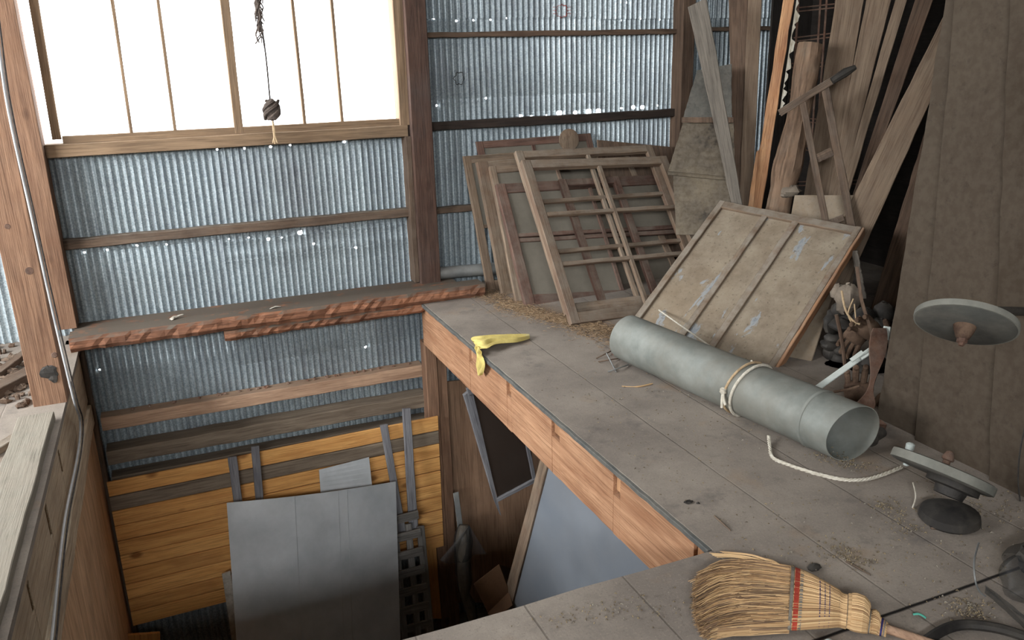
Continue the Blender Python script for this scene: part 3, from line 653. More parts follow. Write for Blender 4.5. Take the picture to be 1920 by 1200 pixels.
q4 = pxs(((1120, 262), (1265, 276), (1130, 480), (1300, 480)), oo, nn)
thing_plank('backing_board', 'plankdark', *q4, nn, .012, 'dark board standing behind the sashes against the metal wall', 'board')
# ---------------------------------------------------------------- painted hatch
PN = para((1350, 378), (1622, 430), (1453, 702), (1178, 612), .975)
TL, TR, BR, BL = PN; n = (TR-TL).cross(BL-TL).normalized(); n = n if n.dot(CAM-TL) > 0 else -n
pr = empty('wooden_hatch', (BL+BR)/2, 'large peeling painted hatch with two battens leaning behind the pipe', 'panel')
PP = lambda u, v: TL.lerp(TR, u).lerp(BL.lerp(BR, u), v)
def pp(name, u0, u1, v0, v1, off, th, mat, jit=.0015):
    Q = [PP(u0, v0)+n*off, PP(u1, v0)+n*off, PP(u0, v1)+n*off, PP(u1, v1)+n*off]
    if (u1-u0) > (v1-v0)*1.2: Q = [PP(u0, v1)+n*off, PP(u0, v0)+n*off, PP(u1, v1)+n*off, PP(u1, v0)+n*off]
    MB().plank(*Q, n, th, 14, jit).build(name, mat, pr, fr=pfr(*Q, n))
pp('panel_sheet', .03, .97, .03, .99, -.006, .012, 'panelface', 0)
pp('stile', 0, .045, 0, 1, .012, .035, 'old'); pp('stile', .945, .982, 0, 1, .012, .018, 'old'); pp('edge_strip', .982, 1, 0, 1, .010, .05, 'plankorange'); pp('rail', .045, .955, 0, .05, .012, .035, 'old')
pp('batten', .345, .385, .05, 1, .010, .015, 'old', .001); pp('batten', .555, .6, .05, 1, .010, .015, 'old', .001)
# plain sheet behind it
o = BR-n*.09; Q = pxs(((1400, 440), (1600, 430), (1440, 728), (1500, 735)), o, n)
Q = pxs(((1420, 470), (1592, 455), (1400, 705), (1503, 738)), o, n)
thing_plank('plain_sheet', 'sheetplain', *Q, n, .012, 'plain dusty sheet propped behind the painted hatch, showing at its right', 'sheet', jit=.0005)
Q = [atd(*c_, 4.35) for c_ in ((1478, 372), (1627, 366), (1440, 440), (1596, 436))]
Q = [atd(1490, 366, 5.3), atd(1627, 366, 5.3), atd(1440, 640, 5.1), atd(1580, 640, 5.1)]
thing_plank('plain_sheet', 'sheetplain', *Q, (Q[1]-Q[0]).cross(Q[2]-Q[0]) if ((Q[1]-Q[0]).cross(Q[2]-Q[0])).dot(CAM-Q[0]) > 0 else -(Q[1]-Q[0]).cross(Q[2]-Q[0]), .01, 'dusty sheet behind the top edge of the painted hatch, below the ladder legs', 'sheet', jit=.0005)
# ---------------------------------------------------------------- standing planks on the right
def facepts(tl, tr, bl, br, d0, lean):
    """board seen between two top and two bottom pixels; stands on a plane facing the camera at distance d0 (at deck level) leaning back by lean per metre"""
    cx = (bl[0]+br[0])/2; r_ = ray(cx, 600); hd = V((r_.x, r_.y, 0)).normalized(); o = V((hd.x*d0, hd.y*d0, 0))
    n = (-hd+V((0, 0, lean))).normalized()
    return pxs((tl, tr, bl, br), o, n), n
def standing(tl, tr, bl, br, d0, lean, th, mat, label, top=None, group='planks and timbers leaning in the right corner', name='leaning_plank', jit=.002, toe=True):
    Q, n = facepts(tl, tr, bl, br, d0, lean)
    def ext(a, b, z): k = (z-b.z)/(a.z-b.z); return b+(a-b)*k
    if toe:
        z0 = .0
        B0, B1 = ext(Q[0], Q[2], z0), ext(Q[1], Q[3], z0)
        if (B1-B0).length < .02 or (B1-B0).dot(Q[1]-Q[0]) < 0:   # keep a sound foot where the sides converge
            u = (Q[1]-Q[0]).normalized(); c = (B0+B1)/2; B0, B1 = c-u*.02, c+u*.02
        Q[2], Q[3] = B0, B1
    if top: Q[0], Q[1] = ext(Q[0], Q[2], top), ext(Q[1], Q[3], top)
    return MB().plank(*Q, n, th, 24, jit).build(name, mat, fr=pfr(*Q, n), label=label, cat='plank', group=group)
standing((1290, 13), (1325, -4), (1374, 385), (1390, 385), 5.2, .10, .03, 'plankgrey', 'wide pale grey plank crossing diagonally in front of the dark corner')
standing((1366, -5), (1405, -5), (1380, 385), (1392, 385), 5.75, .12, .035, 'plankdark', 'dark brown board with square notches behind the pale grey plank', 2.6)
standing((1403, -5), (1429, -5), (1386, 385), (1410, 385), 5.68, .12, .035, 'plank', 'narrow smooth brown plank right of the notched board', 2.6)
standing((1469, -5), (1489, -5), (1408, 380), (1430, 385), 5.42, .14, .075, 'plankorange', 'split timber with a bright orange edge left of the round log', 2.6, jit=.004)
standing((1418, 285), (1423, 280), (1402, 388), (1414, 388), 5.40, .14, .04, 'plankorange', 'splintered orange sliver at the foot of the split timber')
# flaking paint strip
Q, n_ = facepts((1494, -5), (1500, -5), (1461, 215), (1463, 215), 5.44, .14)
m = MB(); q = random.Random(4)
def strip(u, v):
    p0 = Q[0].lerp(Q[2], u); p1 = Q[1].lerp(Q[3], u); w = (p1-p0).normalized(); j = q.uniform(-.014, .02) if v > .5 else 0
    return p0+(p1-p0)*v+w*j
m.grid(strip, 40, 1, .012, n_); m.build('flaking_board', 'paint', label='thin ragged strip of board with flaking white paint beside the log', cat='board')
# log
a, b = atd(1519, 82, 5.55), atd(1462, 395, 5.38); d = (b-a).normalized(); foot = b+d*((b.z)/(-d.z)); L = (foot-a).length
m = MB(); q = random.Random(8); rings = []; u0 = d.cross(V((0, 1, 0))).normalized(); w0 = d.cross(u0)
for i in range(41):
    t = i/40; c = a.lerp(foot, t)+u0*.012*math.sin(t*7); r = .068+.014*t+.006*math.sin(t*19)+(.010*math.exp(-((t-.48)/.05)**2))
    rings.append([c+(u0*math.cos(k*2*math.pi/20)+w0*math.sin(k*2*math.pi/20))*(r+q.uniform(-.002, .002)+.004*math.sin(k*3+t*6)) for k in range(20)])
m.ring_loft(rings); m.build('round_log', 'bark', fr=frame(foot, d, u0), label='peeled round log standing between the split timber and the ladder frame', cat='log', smooth=True)
# wire rack
wr = empty('wire_rack', atd(1540, 640, 5.8), 'rusty wire rack of paired rods behind the log', 'rack')
for x0_, x1_, y_a, y_b in ((1492, 1578, 18, 9), (1488, 1572, 74, 64), (1484, 1565, 122, 120), (1480, 1560, 172, 166), (1475, 1552, 222, 228), (1470, 1545, 275, 280), (1462, 1640, 345, 340)):
    m = MB()
    for dy in (-3, 4): m.tube([atd(x0_, y_a+dy, 5.85), atd(x1_, y_b+dy, 5.85)], .0045, 6)
    m.build('cross_rod', 'rust', wr)
for xa, xb in ((1541, 1512), (1553, 1520), (1570, 1540), (1500, 1470)):
    MB().tube([atd(xa, -40, 5.87), atd(xb, 440, 5.75)], .007, 6).build('upright_rod', 'rust', wr)
standing((1568, -5), (1620, -5), (1508, 362), (1560, 362), 5.50, .14, .03, 'plank', 'wide smooth tan board right of the wire rack, behind the ladder top', 2.6)
standing((1625, -5), (1635, -5), (1556, 362), (1562, 362), 5.47, .14, .03, 'plank', 'thin edge-on board beside the wide tan board', 2.6)
standing((1634, -5), (1672, -5), (1562, 362), (1588, 330), 5.42, .15, .03, 'plank', 'second tan board from the wide one, tapering downward behind the ladder', 2.6)
standing((1680, -5), (1702, -5), (1580, 362), (1597, 330), 5.35, .16, .03, 'plank', 'narrower tan board third in the fan of boards', 2.6)
standing((1718, -5), (1752, -5), (1606, 352), (1622, 352), 5.28, .16, .03, 'plankdark', 'brown board with an orange streak left of the broad crossing plank', 2.6)
standing((1700, 60), (1712, 50), (1628, 330), (1640, 330), 5.6, .16, .04, 'plankdark', 'dark narrow board in the gap behind the fan of boards', 2.6)
standing((1787, -5), (1832, -5), (1598, 372), (1650, 400), 5.0, .16, .03, 'plank', 'broad dusty plank slanting down left in front of the hardboard sheets', 2.1)
standing((1752, 190), (1830, 190), (1608, 660), (1650, 650), 5.1, .12, .025, 'plankdark', 'brown board half hidden below the broad slanting plank')
# ladder-like frame
lf = empty('trestle_frame', atd(1580, 640, 4.9), 'old grey ladder-like frame with a long cross bar, leaning on the boards', 'frame')
def bar(px0, d0, px1, d1, w, th, mat, parent, name):
    a, b = atd(*px0, d0), atd(*px1, d1); d = (b-a).normalized(); n_ = (CAM-a); n_ = (n_-d*n_.dot(d)).normalized(); s_ = d.cross(n_).normalized()*w/2
    return MB().plank(a-s_, a+s_, b-s_, b+s_, n_, th, 12, .0015).build(name, mat, parent, fr=pfr(a-s_, a+s_, b-s_, b+s_, n_))
bar((1462, 212), 5.20, (1567, 147), 5.24, .042, .04, 'girt', lf, 'cross_bar'); 
MB().tube([atd(1560, 152, 5.22), atd(1585, 136, 5.24), atd(1604, 126, 5.26)], [.02, .026, .014], 8).build('charred_end', 'black', lf, smooth=True)
bar((1504, 188), 5.22, (1553, 440), 5.02, .038, .05, 'girt', lf, 'leg'); bar((1547, 163), 5.24, (1600, 440), 5.02, .045, .055, 'girt', lf, 'leg')
bar((1526, 300), 5.14, (1561, 284), 5.14, .05, .025, 'girt', lf, 'rung'); bar((1556, 418), 5.04, (1582, 408), 5.04, .038, .025, 'girt', lf, 'rung')
m = MB(); m.blob(atd(1484, 358, 5.35), (.06, .05, .035), 9, 6, .25); m.blob(atd(1471, 365, 5.33), (.03, .03, .02), 8, 5, .25)
m.build('grey_rag', 'stonegrey', label='small grey lump of rag wedged at the foot of the log', cat='rag', smooth=True)
# tattered panel at the left of the planks
tp = empty('tattered_panel', atd(1310, 420, 5.2), 'stained beige hood-like panel in three folds below the pale grey plank', 'panel')
def quadthing(c, d, mat, name, th=.006, parent=tp, yofs=0):
    Q = [atd(x_, y_, d_) for (x_, y_), d_ in zip(c, d)]; n_ = (Q[1]-Q[0]).cross(Q[2]-Q[0]).normalized(); n_ = n_ if n_.dot(CAM-Q[0]) > 0 else -n_
    return MB().plank(*Q, n_, th, 14, .002).build(name, mat, parent, fr=pfr(*Q, n_))
quadthing(((1307, 132), (1372, 120), (1280, 222), (1372, 220)), (5.75, 5.75, 5.62, 5.62), 'tatterdark', 'top_fold')
quadthing(((1281, 229), (1376, 229), (1252, 322), (1378, 334)), (5.6, 5.6, 5.42, 5.42), 'tatter', 'middle_fold')
quadthing(((1262, 328), (1378, 338), (1268, 440), (1360, 440)), (5.4, 5.4, 5.2, 5.2), 'tatter', 'lower_fold')
quadthing(((1278, 220), (1376, 220), (1278, 230), (1376, 230)), (5.55, 5.55, 5.55, 5.55), 'plankdark', 'seam_batten', .015)
quadthing(((1252, 321), (1378, 333), (1252, 328), (1378, 340)), (5.37, 5.37, 5.37, 5.37), 'tatter', 'seam_batten', .012)
# tall hardboard sheets on the far right
def sheet(px, y0, ztop, x, th, label, mat='card', lean=.03, name='hardboard_sheet', yedge=None):
    o = V((x, 2, 0)); n_ = V((-1, 0, lean)).normalized()
    a, b = onp(*px[0], o, n_), onp(*px[1], o, n_)           # visible left edge, top and bottom
    ext = lambda z: b+(a-b)*((z-b.z)/(a.z-b.z))
    L0, L1 = ext(ztop), ext(0.0); R0, R1 = V((x+lean*ztop, y0, ztop)), V((x, y0, 0))
    return MB().plank(L0, R0, L1, R1, n_, th, 30, .003).build(name, mat, fr=pfr(L0, R0, L1, R1, n_), label=label, cat='sheet')
sheet(((1772, 0), (1640, 802)), 1.85, 2.45, 2.66, .012, 'leftmost tall stained hardboard sheet, its edge beside the dark gap')
sheet(((1790, 0), (1712, 850)), 1.2, 2.4, 2.63, .01, 'tall stained hardboard sheet behind the hanging grinding wheel')
sheet(((1893, 0), (1868, 560)), -.9, 2.42, 2.605, .01, 'tall hardboard sheet at the right edge of the picture', name='hardboard_sheet')
# ---------------------------------------------------------------- grinding wheels
def wheel(c, elev, rollv, R, th, label, name='grinding_wheel'):
    hc = V((-c.x, -c.y, 0)).normalized(); n_ = hc*math.cos(elev)+V((0, 0, -1))*math.sin(elev)
    n_ = (Matrix.Rotation(rollv, 3, hc) @ n_).normalized()
    root = empty(name, c, label, 'grinding wheel')
    MB().lathe([(.01, 0), (R-.008, 0), (R, .006), (R, th-.006), (R-.008, th), (.01, th)], c-n_*th, n_, 64).build('wheel', ['stone'], root, smooth=True)
    MB().lathe([(R+.0005, .003), (R+.0012, .008), (R+.0012, th-.008), (R+.0005, th-.003)], c-n_*th, n_, 64).build('rim', 'stonerim', root, smooth=True)
    return root, n_
c = atd(1809, 612, 2.55); root, n_ = wheel(c, math.radians(50), math.radians(-3), .133, .024, 'grey grinding wheel seen from below, hanging in front of the hardboard')
hub = MB().lathe([(.03, 0), (.027, .012), (.018, .035), (.014, .04)], c, n_, 20).build('hub', 'leather', root, smooth=True)
MB().lathe([(.014, .036), (.014, .05), (.009, .052), (.007, .06)], c, n_, 6).build('nut', 'rust', hub)
e = atd(1990, 585, 3.26)
MB().tube([c-n_*.02, c-n_*.05, e], .014, 10).build('shaft', 'black', root, smooth=True)
c = atd(1763, 893, 2.78); root, n2 = wheel(c, math.radians(62), math.radians(-15), .16, .034, 'thick grinding wheel on a dark iron stand standing on the deck')
MB().lathe([(.026, -.022), (.024, -.04), (.012, -.045), (.012, -.055), (.018, -.058), (.020, -.064), (.012, -.085), (.004, -.09)], c, n2, 12).build('spindle_nut', 'rust', root, smooth=True)
hb = c+V((.045, -.02, -.012)); m = MB(); m.lathe([(.04, .0), (.078, .004), (.082, .012), (.082, .03), (.05, .034), (.045, .06)], hb, n2, 24)
m.lathe([(.02, 0.001), (.085, 0.001), (.095, .01), (.09, .035), (.06, .05), (.04, .055)], (hb.x, hb.y, 0), (0, 0, 1), 24)
m.build('bearing_housing', 'black', root, smooth=True)
m = MB(); b = onz(1704, 880, 0); m.lathe([(.012, 0), (.012, .06), (.016, .065), (.016, .085), (.008, .09)], b+V((.02, .03, 0)), (.1, 0, 1), 10)
m.build('white_peg', 'white', label='small white peg standing behind the grinding wheel on its stand', cat='peg', smooth=True)
for i, (pa, pb_, pc) in enumerate((((1712, 905), (1717, 930), (1711, 952)), ((1787, 940), (1795, 948), (1800, 956)))):
    MB().tube(smoothpath([onz(*pa, .03), onz(*pb_, .02), onz(*pc, .003)], 5), .0025, 5).build('bent_wire', 'rope', label=['curved pale wire under the grinding wheel stand', 'short pale twig below the grinding wheel stand'][i], cat='wire')
MB().tube(smoothpath([onx(1922, 800, 2.58), onx(1912, 850, 2.57), onx(1909, 900, 2.56), onz(1913, 940, .006)], 6), .003, 6).build('hanging_wire', 'black', label='thin dark wire hanging down the hardboard at the right edge', cat='wire')
# ---------------------------------------------------------------- galvanized pipe
A_, B_ = V((2.085, 3.50, 0)), V((2.262, 2.14, 0)); RP = .118; A_.z = B_.z = RP
def pipe_shell(A, B, r, th=.003, n=48, segs=24, dent=.03):
    m = MB(); ax = (B-A).normalized(); u = V((0, 0, 1)); w = ax.cross(u).normalized(); rings = []; q = random.Random(6)
    def ring(t, rr, inner=False):
        out = []
        for k in range(n):
            a = 2*math.pi*k/n; d = 1-dent*math.exp(-((t-1)/.12)**2)*(.5+.5*math.cos(2*a+.6))-.01*math.sin(3*a+t*5)
            cut = ax*(-.03*math.cos(a+.5))*(1 if t > .99 else 0)
            out.append(A.lerp(B, t)+(u*math.sin(a)+w*math.cos(a))*rr*d+cut)
        return out
    for i in range(segs+1): rings.append(ring(i/segs, r))
    for i in range(segs, -1, -1): rings.append(ring(i/segs, r-th))
    m.ring_loft(rings, closed=True); return m, ax, u, w
m, ax, u, w = pipe_shell(A_, B_, RP)
gp = empty('stove_pipe', (A_+B_)/2-V((0, 0, RP)), 'long dusty galvanized stove pipe tied with white rope, lying on the deck', 'pipe')
m.build('pipe_body', 'pipe', gp, fr=frame(A_, ax, u), smooth=True)
m2 = MB(); t0 = .88
m2.ring_loft([[A_.lerp(B_, t)+(u*math.sin(2*math.pi*k/48)+w*math.cos(2*math.pi*k/48))*(RP*(1-.0*t)+dr) for k in range(48)] for t, dr in ((t0-.002, -.002), (t0, .0025), (t0+.008, .0025), (t0+.01, -.002))], cap=False)
m2.build('seam_bead', 'pipe', gp, smooth=True)
m3 = MB().plank(*[A_.lerp(B_, t)+(u*math.sin(a)+w*math.cos(a))*(RP+.0025) for t, a in ((0.01, 2.5), (.01, 2.6), (.97, 2.5), (.97, 2.6))], u-w, .003, 12, 0)
m3.build('long_seam', 'pipe', gp)
m4 = MB(); m4.lathe([(.002, .004), (RP-.006, .004), (RP-.006, .008), (.002, .008)], A_, ax, 40); m4.build('end_cap', 'pipe', gp)
# ropes
def ropetube(pts, r, k=6): return MB().tube(smoothpath(pts, k), r, 7)
rp = empty('tied_rope', A_.lerp(B_, .62)+V((0, 0, RP)), 'white rope knotted round the stove pipe with its line stretched to the panel', 'rope')
for t, mt, rr_ in ((.595, 'ropetan', .0055), (.625, 'rope', .0065)):
    pts = []
    for k in range(29):
        a = 2*math.pi*k/28; pts.append(A_.lerp(B_, t+.02*math.sin(a))+(u*math.sin(a)+w*math.cos(a))*(RP+rr_*.9))
    MB().tube(pts, rr_, 7).build('loop', mt, rp, smooth=True)
side = -1 if w.x > 0 else 1
kn = A_.lerp(B_, .605)+(u*math.sin(.35)+w*math.cos(.35)*side)*(RP+.012)
kn = A_.lerp(B_, .60)+V((-math.cos(.1)*(RP+.01), -.01, math.sin(.1)*(RP+.01)))
m = MB().blob(kn, (.014, .016, .016), 10, 7, .2); kno = m.build('knot', 'rope', rp, smooth=True)
for dx, l in ((0, .07), (.012, .05)):
    ropetube([kn, kn+V((-.008, -.006-dx, -.03)), kn+V((-.01, -.01-dx*2, -l))], .006).build('tail', 'rope', kno, smooth=True)
ropetube([A_.lerp(B_, .6)+V((.02, 0, RP+.004)), atd(1400, 695, 3.60), atd(1340, 655, 3.92), PP(.14, .86)+n*.0+V((-.01, 0, .02))], .0045).build('line', 'rope', rp, smooth=True)
pts = [onz(1441, 818, .02), onz(1443, 836, .007), onz(1449, 858, .007), onz(1480, 872, .007), onz(1530, 888, .007), onz(1580, 899, .007), onz(1620, 899, .007), onz(1655, 890, .007), onz(1690, 876, .007)]
path = smoothpath(pts, 14); m = MB()
for ph in (0, 2.09, 4.18):
    pp_ = []
    for i, p_ in enumerate(path):
        d = (path[min(i+1, len(path)-1)]-path[max(i-1, 0)]).normalized(); s_ = d.cross(V((0, 0, 1))).normalized(); a = i*.75+ph
        pp_.append(p_+s_*math.cos(a)*.0034+V((0, 0, 1))*math.sin(a)*.0034)
    m.tube(pp_, .0042, 5)
m.build('twisted_rope', 'rope', label='twisted white rope lying on the deck below the pipe mouth', cat='rope', smooth=True)
# block, twigs, wire by the pipe
bx = empty('small_block', onz(1160, 660), 'small red-brown dusty block at the far end of the stove pipe', 'block')
a, b = onz(1148, 668, 0), onz(1205, 628, 0); d = (b-a).normalized(); s_ = d.cross(V((0, 0, 1)))
MB().plank(a+V((0, 0, .09)), a+s_*.11+V((0, 0, .09)), a+d*.22+V((0, 0, .08)), a+d*.22+s_*.11+V((0, 0, .08)), (0, 0, 1), .085, 6, .002).build('block_body', 'block', bx)
tw = [((1137, 662), (1155, 697), 'thin pale wire standing near the end of the stove pipe'), ((1140, 697), (1178, 684), 'bent grey wire on the deck touching the pipe end'), ((1118, 672), (1150, 656), 'forked dry twig left of the red-brown block'), ((1122, 678), (1160, 672), 'straight dry twig in front of the red-brown block')]
for i, (a_, b_, lb_) in enumerate(tw):
    MB().tube(smoothpath([onz(*a_, .004+(.05 if i == 0 else .0)), (onz(*a_, .02)+onz(*b_, .012))/2, onz(*b_, .005)], 4), .0035, 5).build('twig', 'steel' if i < 2 else 'plankdark', label=lb_, cat='twig')
MB().tube(smoothpath([onz(1166, 724, .003), onz(1195, 725, .004), onz(1224, 719, .004)], 5), [.002]*5+[.004]*5+[.002], 5).build('straw_stalk', 'bristle', label='single golden straw stalk on the deck in front of the pipe', cat='straw')
# ---------------------------------------------------------------- junk between panel and hardboard
mb_ = MB(); a, b = atd(1512, 742, 3.55), atd(1660, 637, 3.72); d = (b-a).normalized(); nn_ = (CAM-a); nn_ = (nn_-d*nn_.dot(d)).normalized(); s_ = d.cross(nn_).normalized()
ch = empty('white_channel', a, 'white L-shaped plastic channel lying across the heap of old gloves', 'channel')
def seg_(a, b, w_, th_, nm):
    d = (b-a).normalized(); n_ = (CAM-a); n_ = (n_-d*n_.dot(d)).normalized(); s2 = d.cross(n_).normalized()*w_/2
    MB().plank(a-s2, a+s2, b-s2, b+s2, n_, th_, 4, .0003).build(nm, 'zinc', ch, fr=pfr(a-s2, a+s2, b-s2, b+s2, n_))
seg_(a, b, .026, .012, 'channel_arm'); seg_(b, atd(1664, 612, 3.74), .03, .02, 'channel_end'); seg_(atd(1508, 738, 3.56), atd(1527, 727, 3.58), .018, .012, 'clip'); seg_(atd(1596, 676, 3.62), atd(1618, 660, 3.64), .02, .014, 'clip')
seg_(atd(1525, 742, 3.54), atd(1545, 733, 3.56), .016, .012, 'clip'); seg_(atd(1615, 673, 3.63), atd(1640, 657, 3.65), .012, .012, 'clip')
def glove(c, up, side, k, label, mat='leather', curl=.3, d=3.7, s=1.0):
    """palm plus five fingers, lying limp; c is the wrist"""
    m = MB(); up = V(up).normalized(); side = V(side); side = (side-up*side.dot(up)).normalized(); nn = side.cross(up).normalized(); nn = nn if nn.dot(CAM-c) > 0 else -nn
    rings = []
    for t, w_, th_ in ((0, .035, .02), (.03, .032, .018), (.06, .042, .022), (.09, .046, .022), (.105, .044, .018), (.112, .03, .01)):
        rings.append([c+up*t*s+(side*math.cos(2*math.pi*j/14)*w_+nn*math.sin(2*math.pi*j/14)*th_)*s for j in range(14)])
    m.ring_loft(rings)
    for i, (o_, L_, r_) in enumerate(((-.033, .055, .0095), (-.011, .075, .0105), (.011, .08, .0105), (.033, .07, .0105))):
        q0 = c+(up*.098+side*o_)*s; dr = (up+side*o_*5).normalized()
        m.tube(smoothpath([q0, q0+dr*L_*.45*s+nn*.004, q0+dr*L_*.8*s+nn*curl*L_*.5*s, q0+dr*L_*.95*s+nn*curl*L_*s], 3), [r_*s]*6+[r_*s*.95]*3+[r_*s*.6], 8)
    q0 = c+(up*.035+side*.036)*s; dr = (up*.7+side).normalized()
    m.tube(smoothpath([q0, q0+dr*.03*s, q0+(dr*.045+up*.02)*s], 3), [.013*s]*5+[.011*s, .007*s], 8)
    return m.build('work_glove', mat, label=label, cat='glove', group='old leather gloves heaped between panel and hardboard', smooth=True)
glove(atd(1605, 775, 3.72), V((.0, 0, 1)), V((1, -1, 0)), 0, 'lower leather glove, fingers up behind the white channel', s=1.35, curl=.2)
glove(atd(1655, 640, 3.95), V((-.55, .2, .5)), V((1, -1, .4)), 1, 'upper leather glove drooping above the white channel', s=1.15, curl=.6)
glove(atd(1625, 600, 4.0), V((-.5, .2, -.9)), V((1, -1, -.6)), 2, 'twisted leather glove at the top of the heap, under the hanging straps', s=1.1, curl=.7)
m = MB(); m.blob(atd(1590, 560, 4.0), (.06, .05, .07), 12, 8, .18); m.blob(atd(1572, 548, 4.02), (.035, .03, .04), 10, 6, .2)
m.build('crumpled_sack', 'stonegrey', label='crumpled grey cloth bundle at the top of the heap beside the panel edge', cat='bundle', smooth=True)
for i, (P_, r_, mt, lb_) in enumerate((
    (((1578, 545), (1585, 580), (1598, 600), (1612, 608)), .005, 'ropetan', 'knotted tan string over the grey cloth bundle'),
    (((1600, 560), (1590, 590), (1604, 610), (1602, 570)), .003, 'ropetan', 'thin looped string below the grey cloth bundle'),
    (((1607, 500), (1615, 560), (1630, 610), (1638, 645)), .010, 'plankdark', 'long dark leather strap hanging down through the heap'),
    (((1568, 590), (1580, 650), (1592, 760), (1594, 800)), .009, 'plankdark', 'short brown stick upright at the left of the heap'),
    (((1563, 735), (1590, 730), (1612, 724)), .006, 'leather', 'thin brown stick lying below the lower glove'),
    (((1555, 735), (1558, 750), (1568, 765), (1560, 780)), .012, 'leather', 'frayed brown root at the foot of the heap'))):
    P3 = smoothpath([atd(*p_, 3.86 if i < 4 else 3.6) for p_ in P_], 5)
    MB().tube(P3, r_, 7, flat=.5 if i == 2 else 1).build(['string', 'string', 'leather_strap', 'stick', 'stick', 'root'][i], mt, label=lb_, cat=['string', 'string', 'strap', 'stick', 'stick', 'root'][i], smooth=True)
# rusty curved blade
m = MB(); C0 = smoothpath([atd(1598, 790, 3.4), atd(1622, 760, 3.45), atd(1634, 725, 3.52), atd(1645, 670, 3.62), atd(1650, 615, 3.72)], 6)
def blade(u, v):
    k = min(int(u*(len(C0)-1)), len(C0)-2); p = C0[k].lerp(C0[k+1], u*(len(C0)-1)-k); sd = R_; w_ = .03+.02*math.sin(u*9)
    return p+sd*((v-.5)*2*w_*(1-.3*u))
m.grid(blade, 30, 4, .01, -W_); m.build('rusty_blade', 'rust', label='curved rusty iron blade standing at the right of the glove heap', cat='blade', smooth=True)
m = MB()
for i in range(14): m.blob(atd(rnd.uniform(1545, 1640), rnd.uniform(770, 800), rnd.uniform(3.4, 3.7)), (rnd.uniform(.015, .04),)*2+(rnd.uniform(.01, .03),), 8, 5, .4)
m.build('dark_rubble', 'rust', label='dark rusty rubble on the deck behind the mouth of the pipe', cat='debris', kind='stuff')
m = MB()
for i in range(60):
    y_ = rnd.uniform(570, 790); m.blob(atd(rnd.uniform(1560+(790-y_)*-.02, 1665-(y_-570)*.1), y_, 4.22+rnd.uniform(-.06, .1)), (rnd.uniform(.03, .08), rnd.uniform(.03, .07), rnd.uniform(.03, .06)), 12, 8, .12)
for v_ in m.v: v_.z = max(v_.z, .002)
m.build('dark_backing_mass', 'black', smooth=True, label='added black mass darkening the background behind the heaped gloves', cat='debris', kind='stuff')  # black lumps added to darken the backdrop of the heap
# short post piece between planks and gap
bar_ = standing((1596, 470), (1608, 470), (1612, 560), (1625, 560), 4.7, .1, .03, 'plankgrey', 'short grey stick poking down behind the painted hatch corner', toe=False)
m = MB(); c = onz(1640, 834, .02); m.lathe([(.03, -.02), (.032, .0), (.022, .006), (.022, .07), (.01, .08)], c+V((.0, .02, .02)), (1, .2, .1), 14)
m.build('pipe_fitting', 'black', label='dark iron pipe fitting beyond the mouth of the stove pipe', cat='fitting', smooth=True)
# ---------------------------------------------------------------- broom
zb_ = .03
br = empty('corn_broom', onz(1500, 1130), 'straw corn broom with a red binding lying on the near deck', 'broom')
stn = [((1490, 1071), (1483, 1179), .034), ((1500, 1074), (1495, 1179), .034), ((1520, 1083), (1518, 1177), .034), ((1540, 1095), (1540, 1175), .034), ((1558, 1105), (1557, 1173), .033), ((1572, 1111), (1570, 1170), .030),
       ((1576, 1115), (1575, 1169), .028), ((1588, 1120), (1586, 1172), .028), ((1591, 1119), (1589, 1173), .031), ((1606, 1122), (1603, 1179), .034), ((1620, 1128), (1615, 1181), .034), ((1629, 1136), (1624, 1180), .030), ((1632, 1143), (1628, 1177), .022),
       ((1642, 1146), (1637, 1178), .024), ((1648, 1150), (1645, 1179), .022), ((1650, 1154), (1647, 1179), .018), ((1662, 1159), (1657, 1181), .016), ((1667, 1163), (1662, 1182), .014)]
st3 = [(onz(*a_, zb_), onz(*b_, zb_), h_) for a_, b_, h_ in stn]
def ellring(A, B, h_, n_=36, lift=0.0, rib=0.0, ext=0.0):
    c_ = (A+B)/2; hv = (A-B)/2; hv = hv*(1+ext/hv.length); out = []
    for k in range(n_):
        a_ = 2*math.pi*k/n_; rr_ = 1+rib*(1 if k % 2 else -1)
        out.append(c_+hv*math.cos(a_)*rr_+V((0, 0, (h_+ext)*math.sin(a_)*rr_+h_-zb_+lift)))
    return out
m = MB().ring_loft([ellring(A, B, h_, 44, 0, .035) for A, B, h_ in st3])
m.build('broom_head', 'handle' if False else 'bristle', br, smooth=False)
def lerpst(t):
    t = min(t, len(st3)-1.001)
    k = min(int(t), len(st3)-2); f = t-k; return st3[k][0].lerp(st3[k+1][0], f), st3[k][1].lerp(st3[k+1][1], f), st3[k][2]*(1-f)+st3[k+1][2]*f
def band(t0_, t1_, mat, nm, e=.003):
    m = MB().ring_loft([ellring(*lerpst(t), 36, 0, 0, e_) for t, e_ in ((t0_, 0), (t0_, e), (t1_, e), (t1_, 0))], cap=False); return m.build(nm, mat, br)
m = MB(); q = random.Random(41)
for rng, cnt in (((0, 7.2), 74), ((8.4, 11.6), 54), ((12.6, 15.3), 34)):
    for i in range(cnt):
        a_ = 2*math.pi*i/cnt+q.uniform(-.03, .03); P_ = []
        for j in range(15):
            A, B, h_ = lerpst(rng[0]+(rng[1]-rng[0])*j/14); c_ = (A+B)/2; hv = (A-B)/2
            P_.append(c_+hv*math.cos(a_)+V((0, 0, h_*math.sin(a_)+h_-zb_)))
        m.tube(P_, [q.uniform(.0022, .0034)]*15, 5)
for v_ in m.v: v_.z = max(v_.z, .001)
m.build('bound_straw', 'bristle', br, kind='stuff')
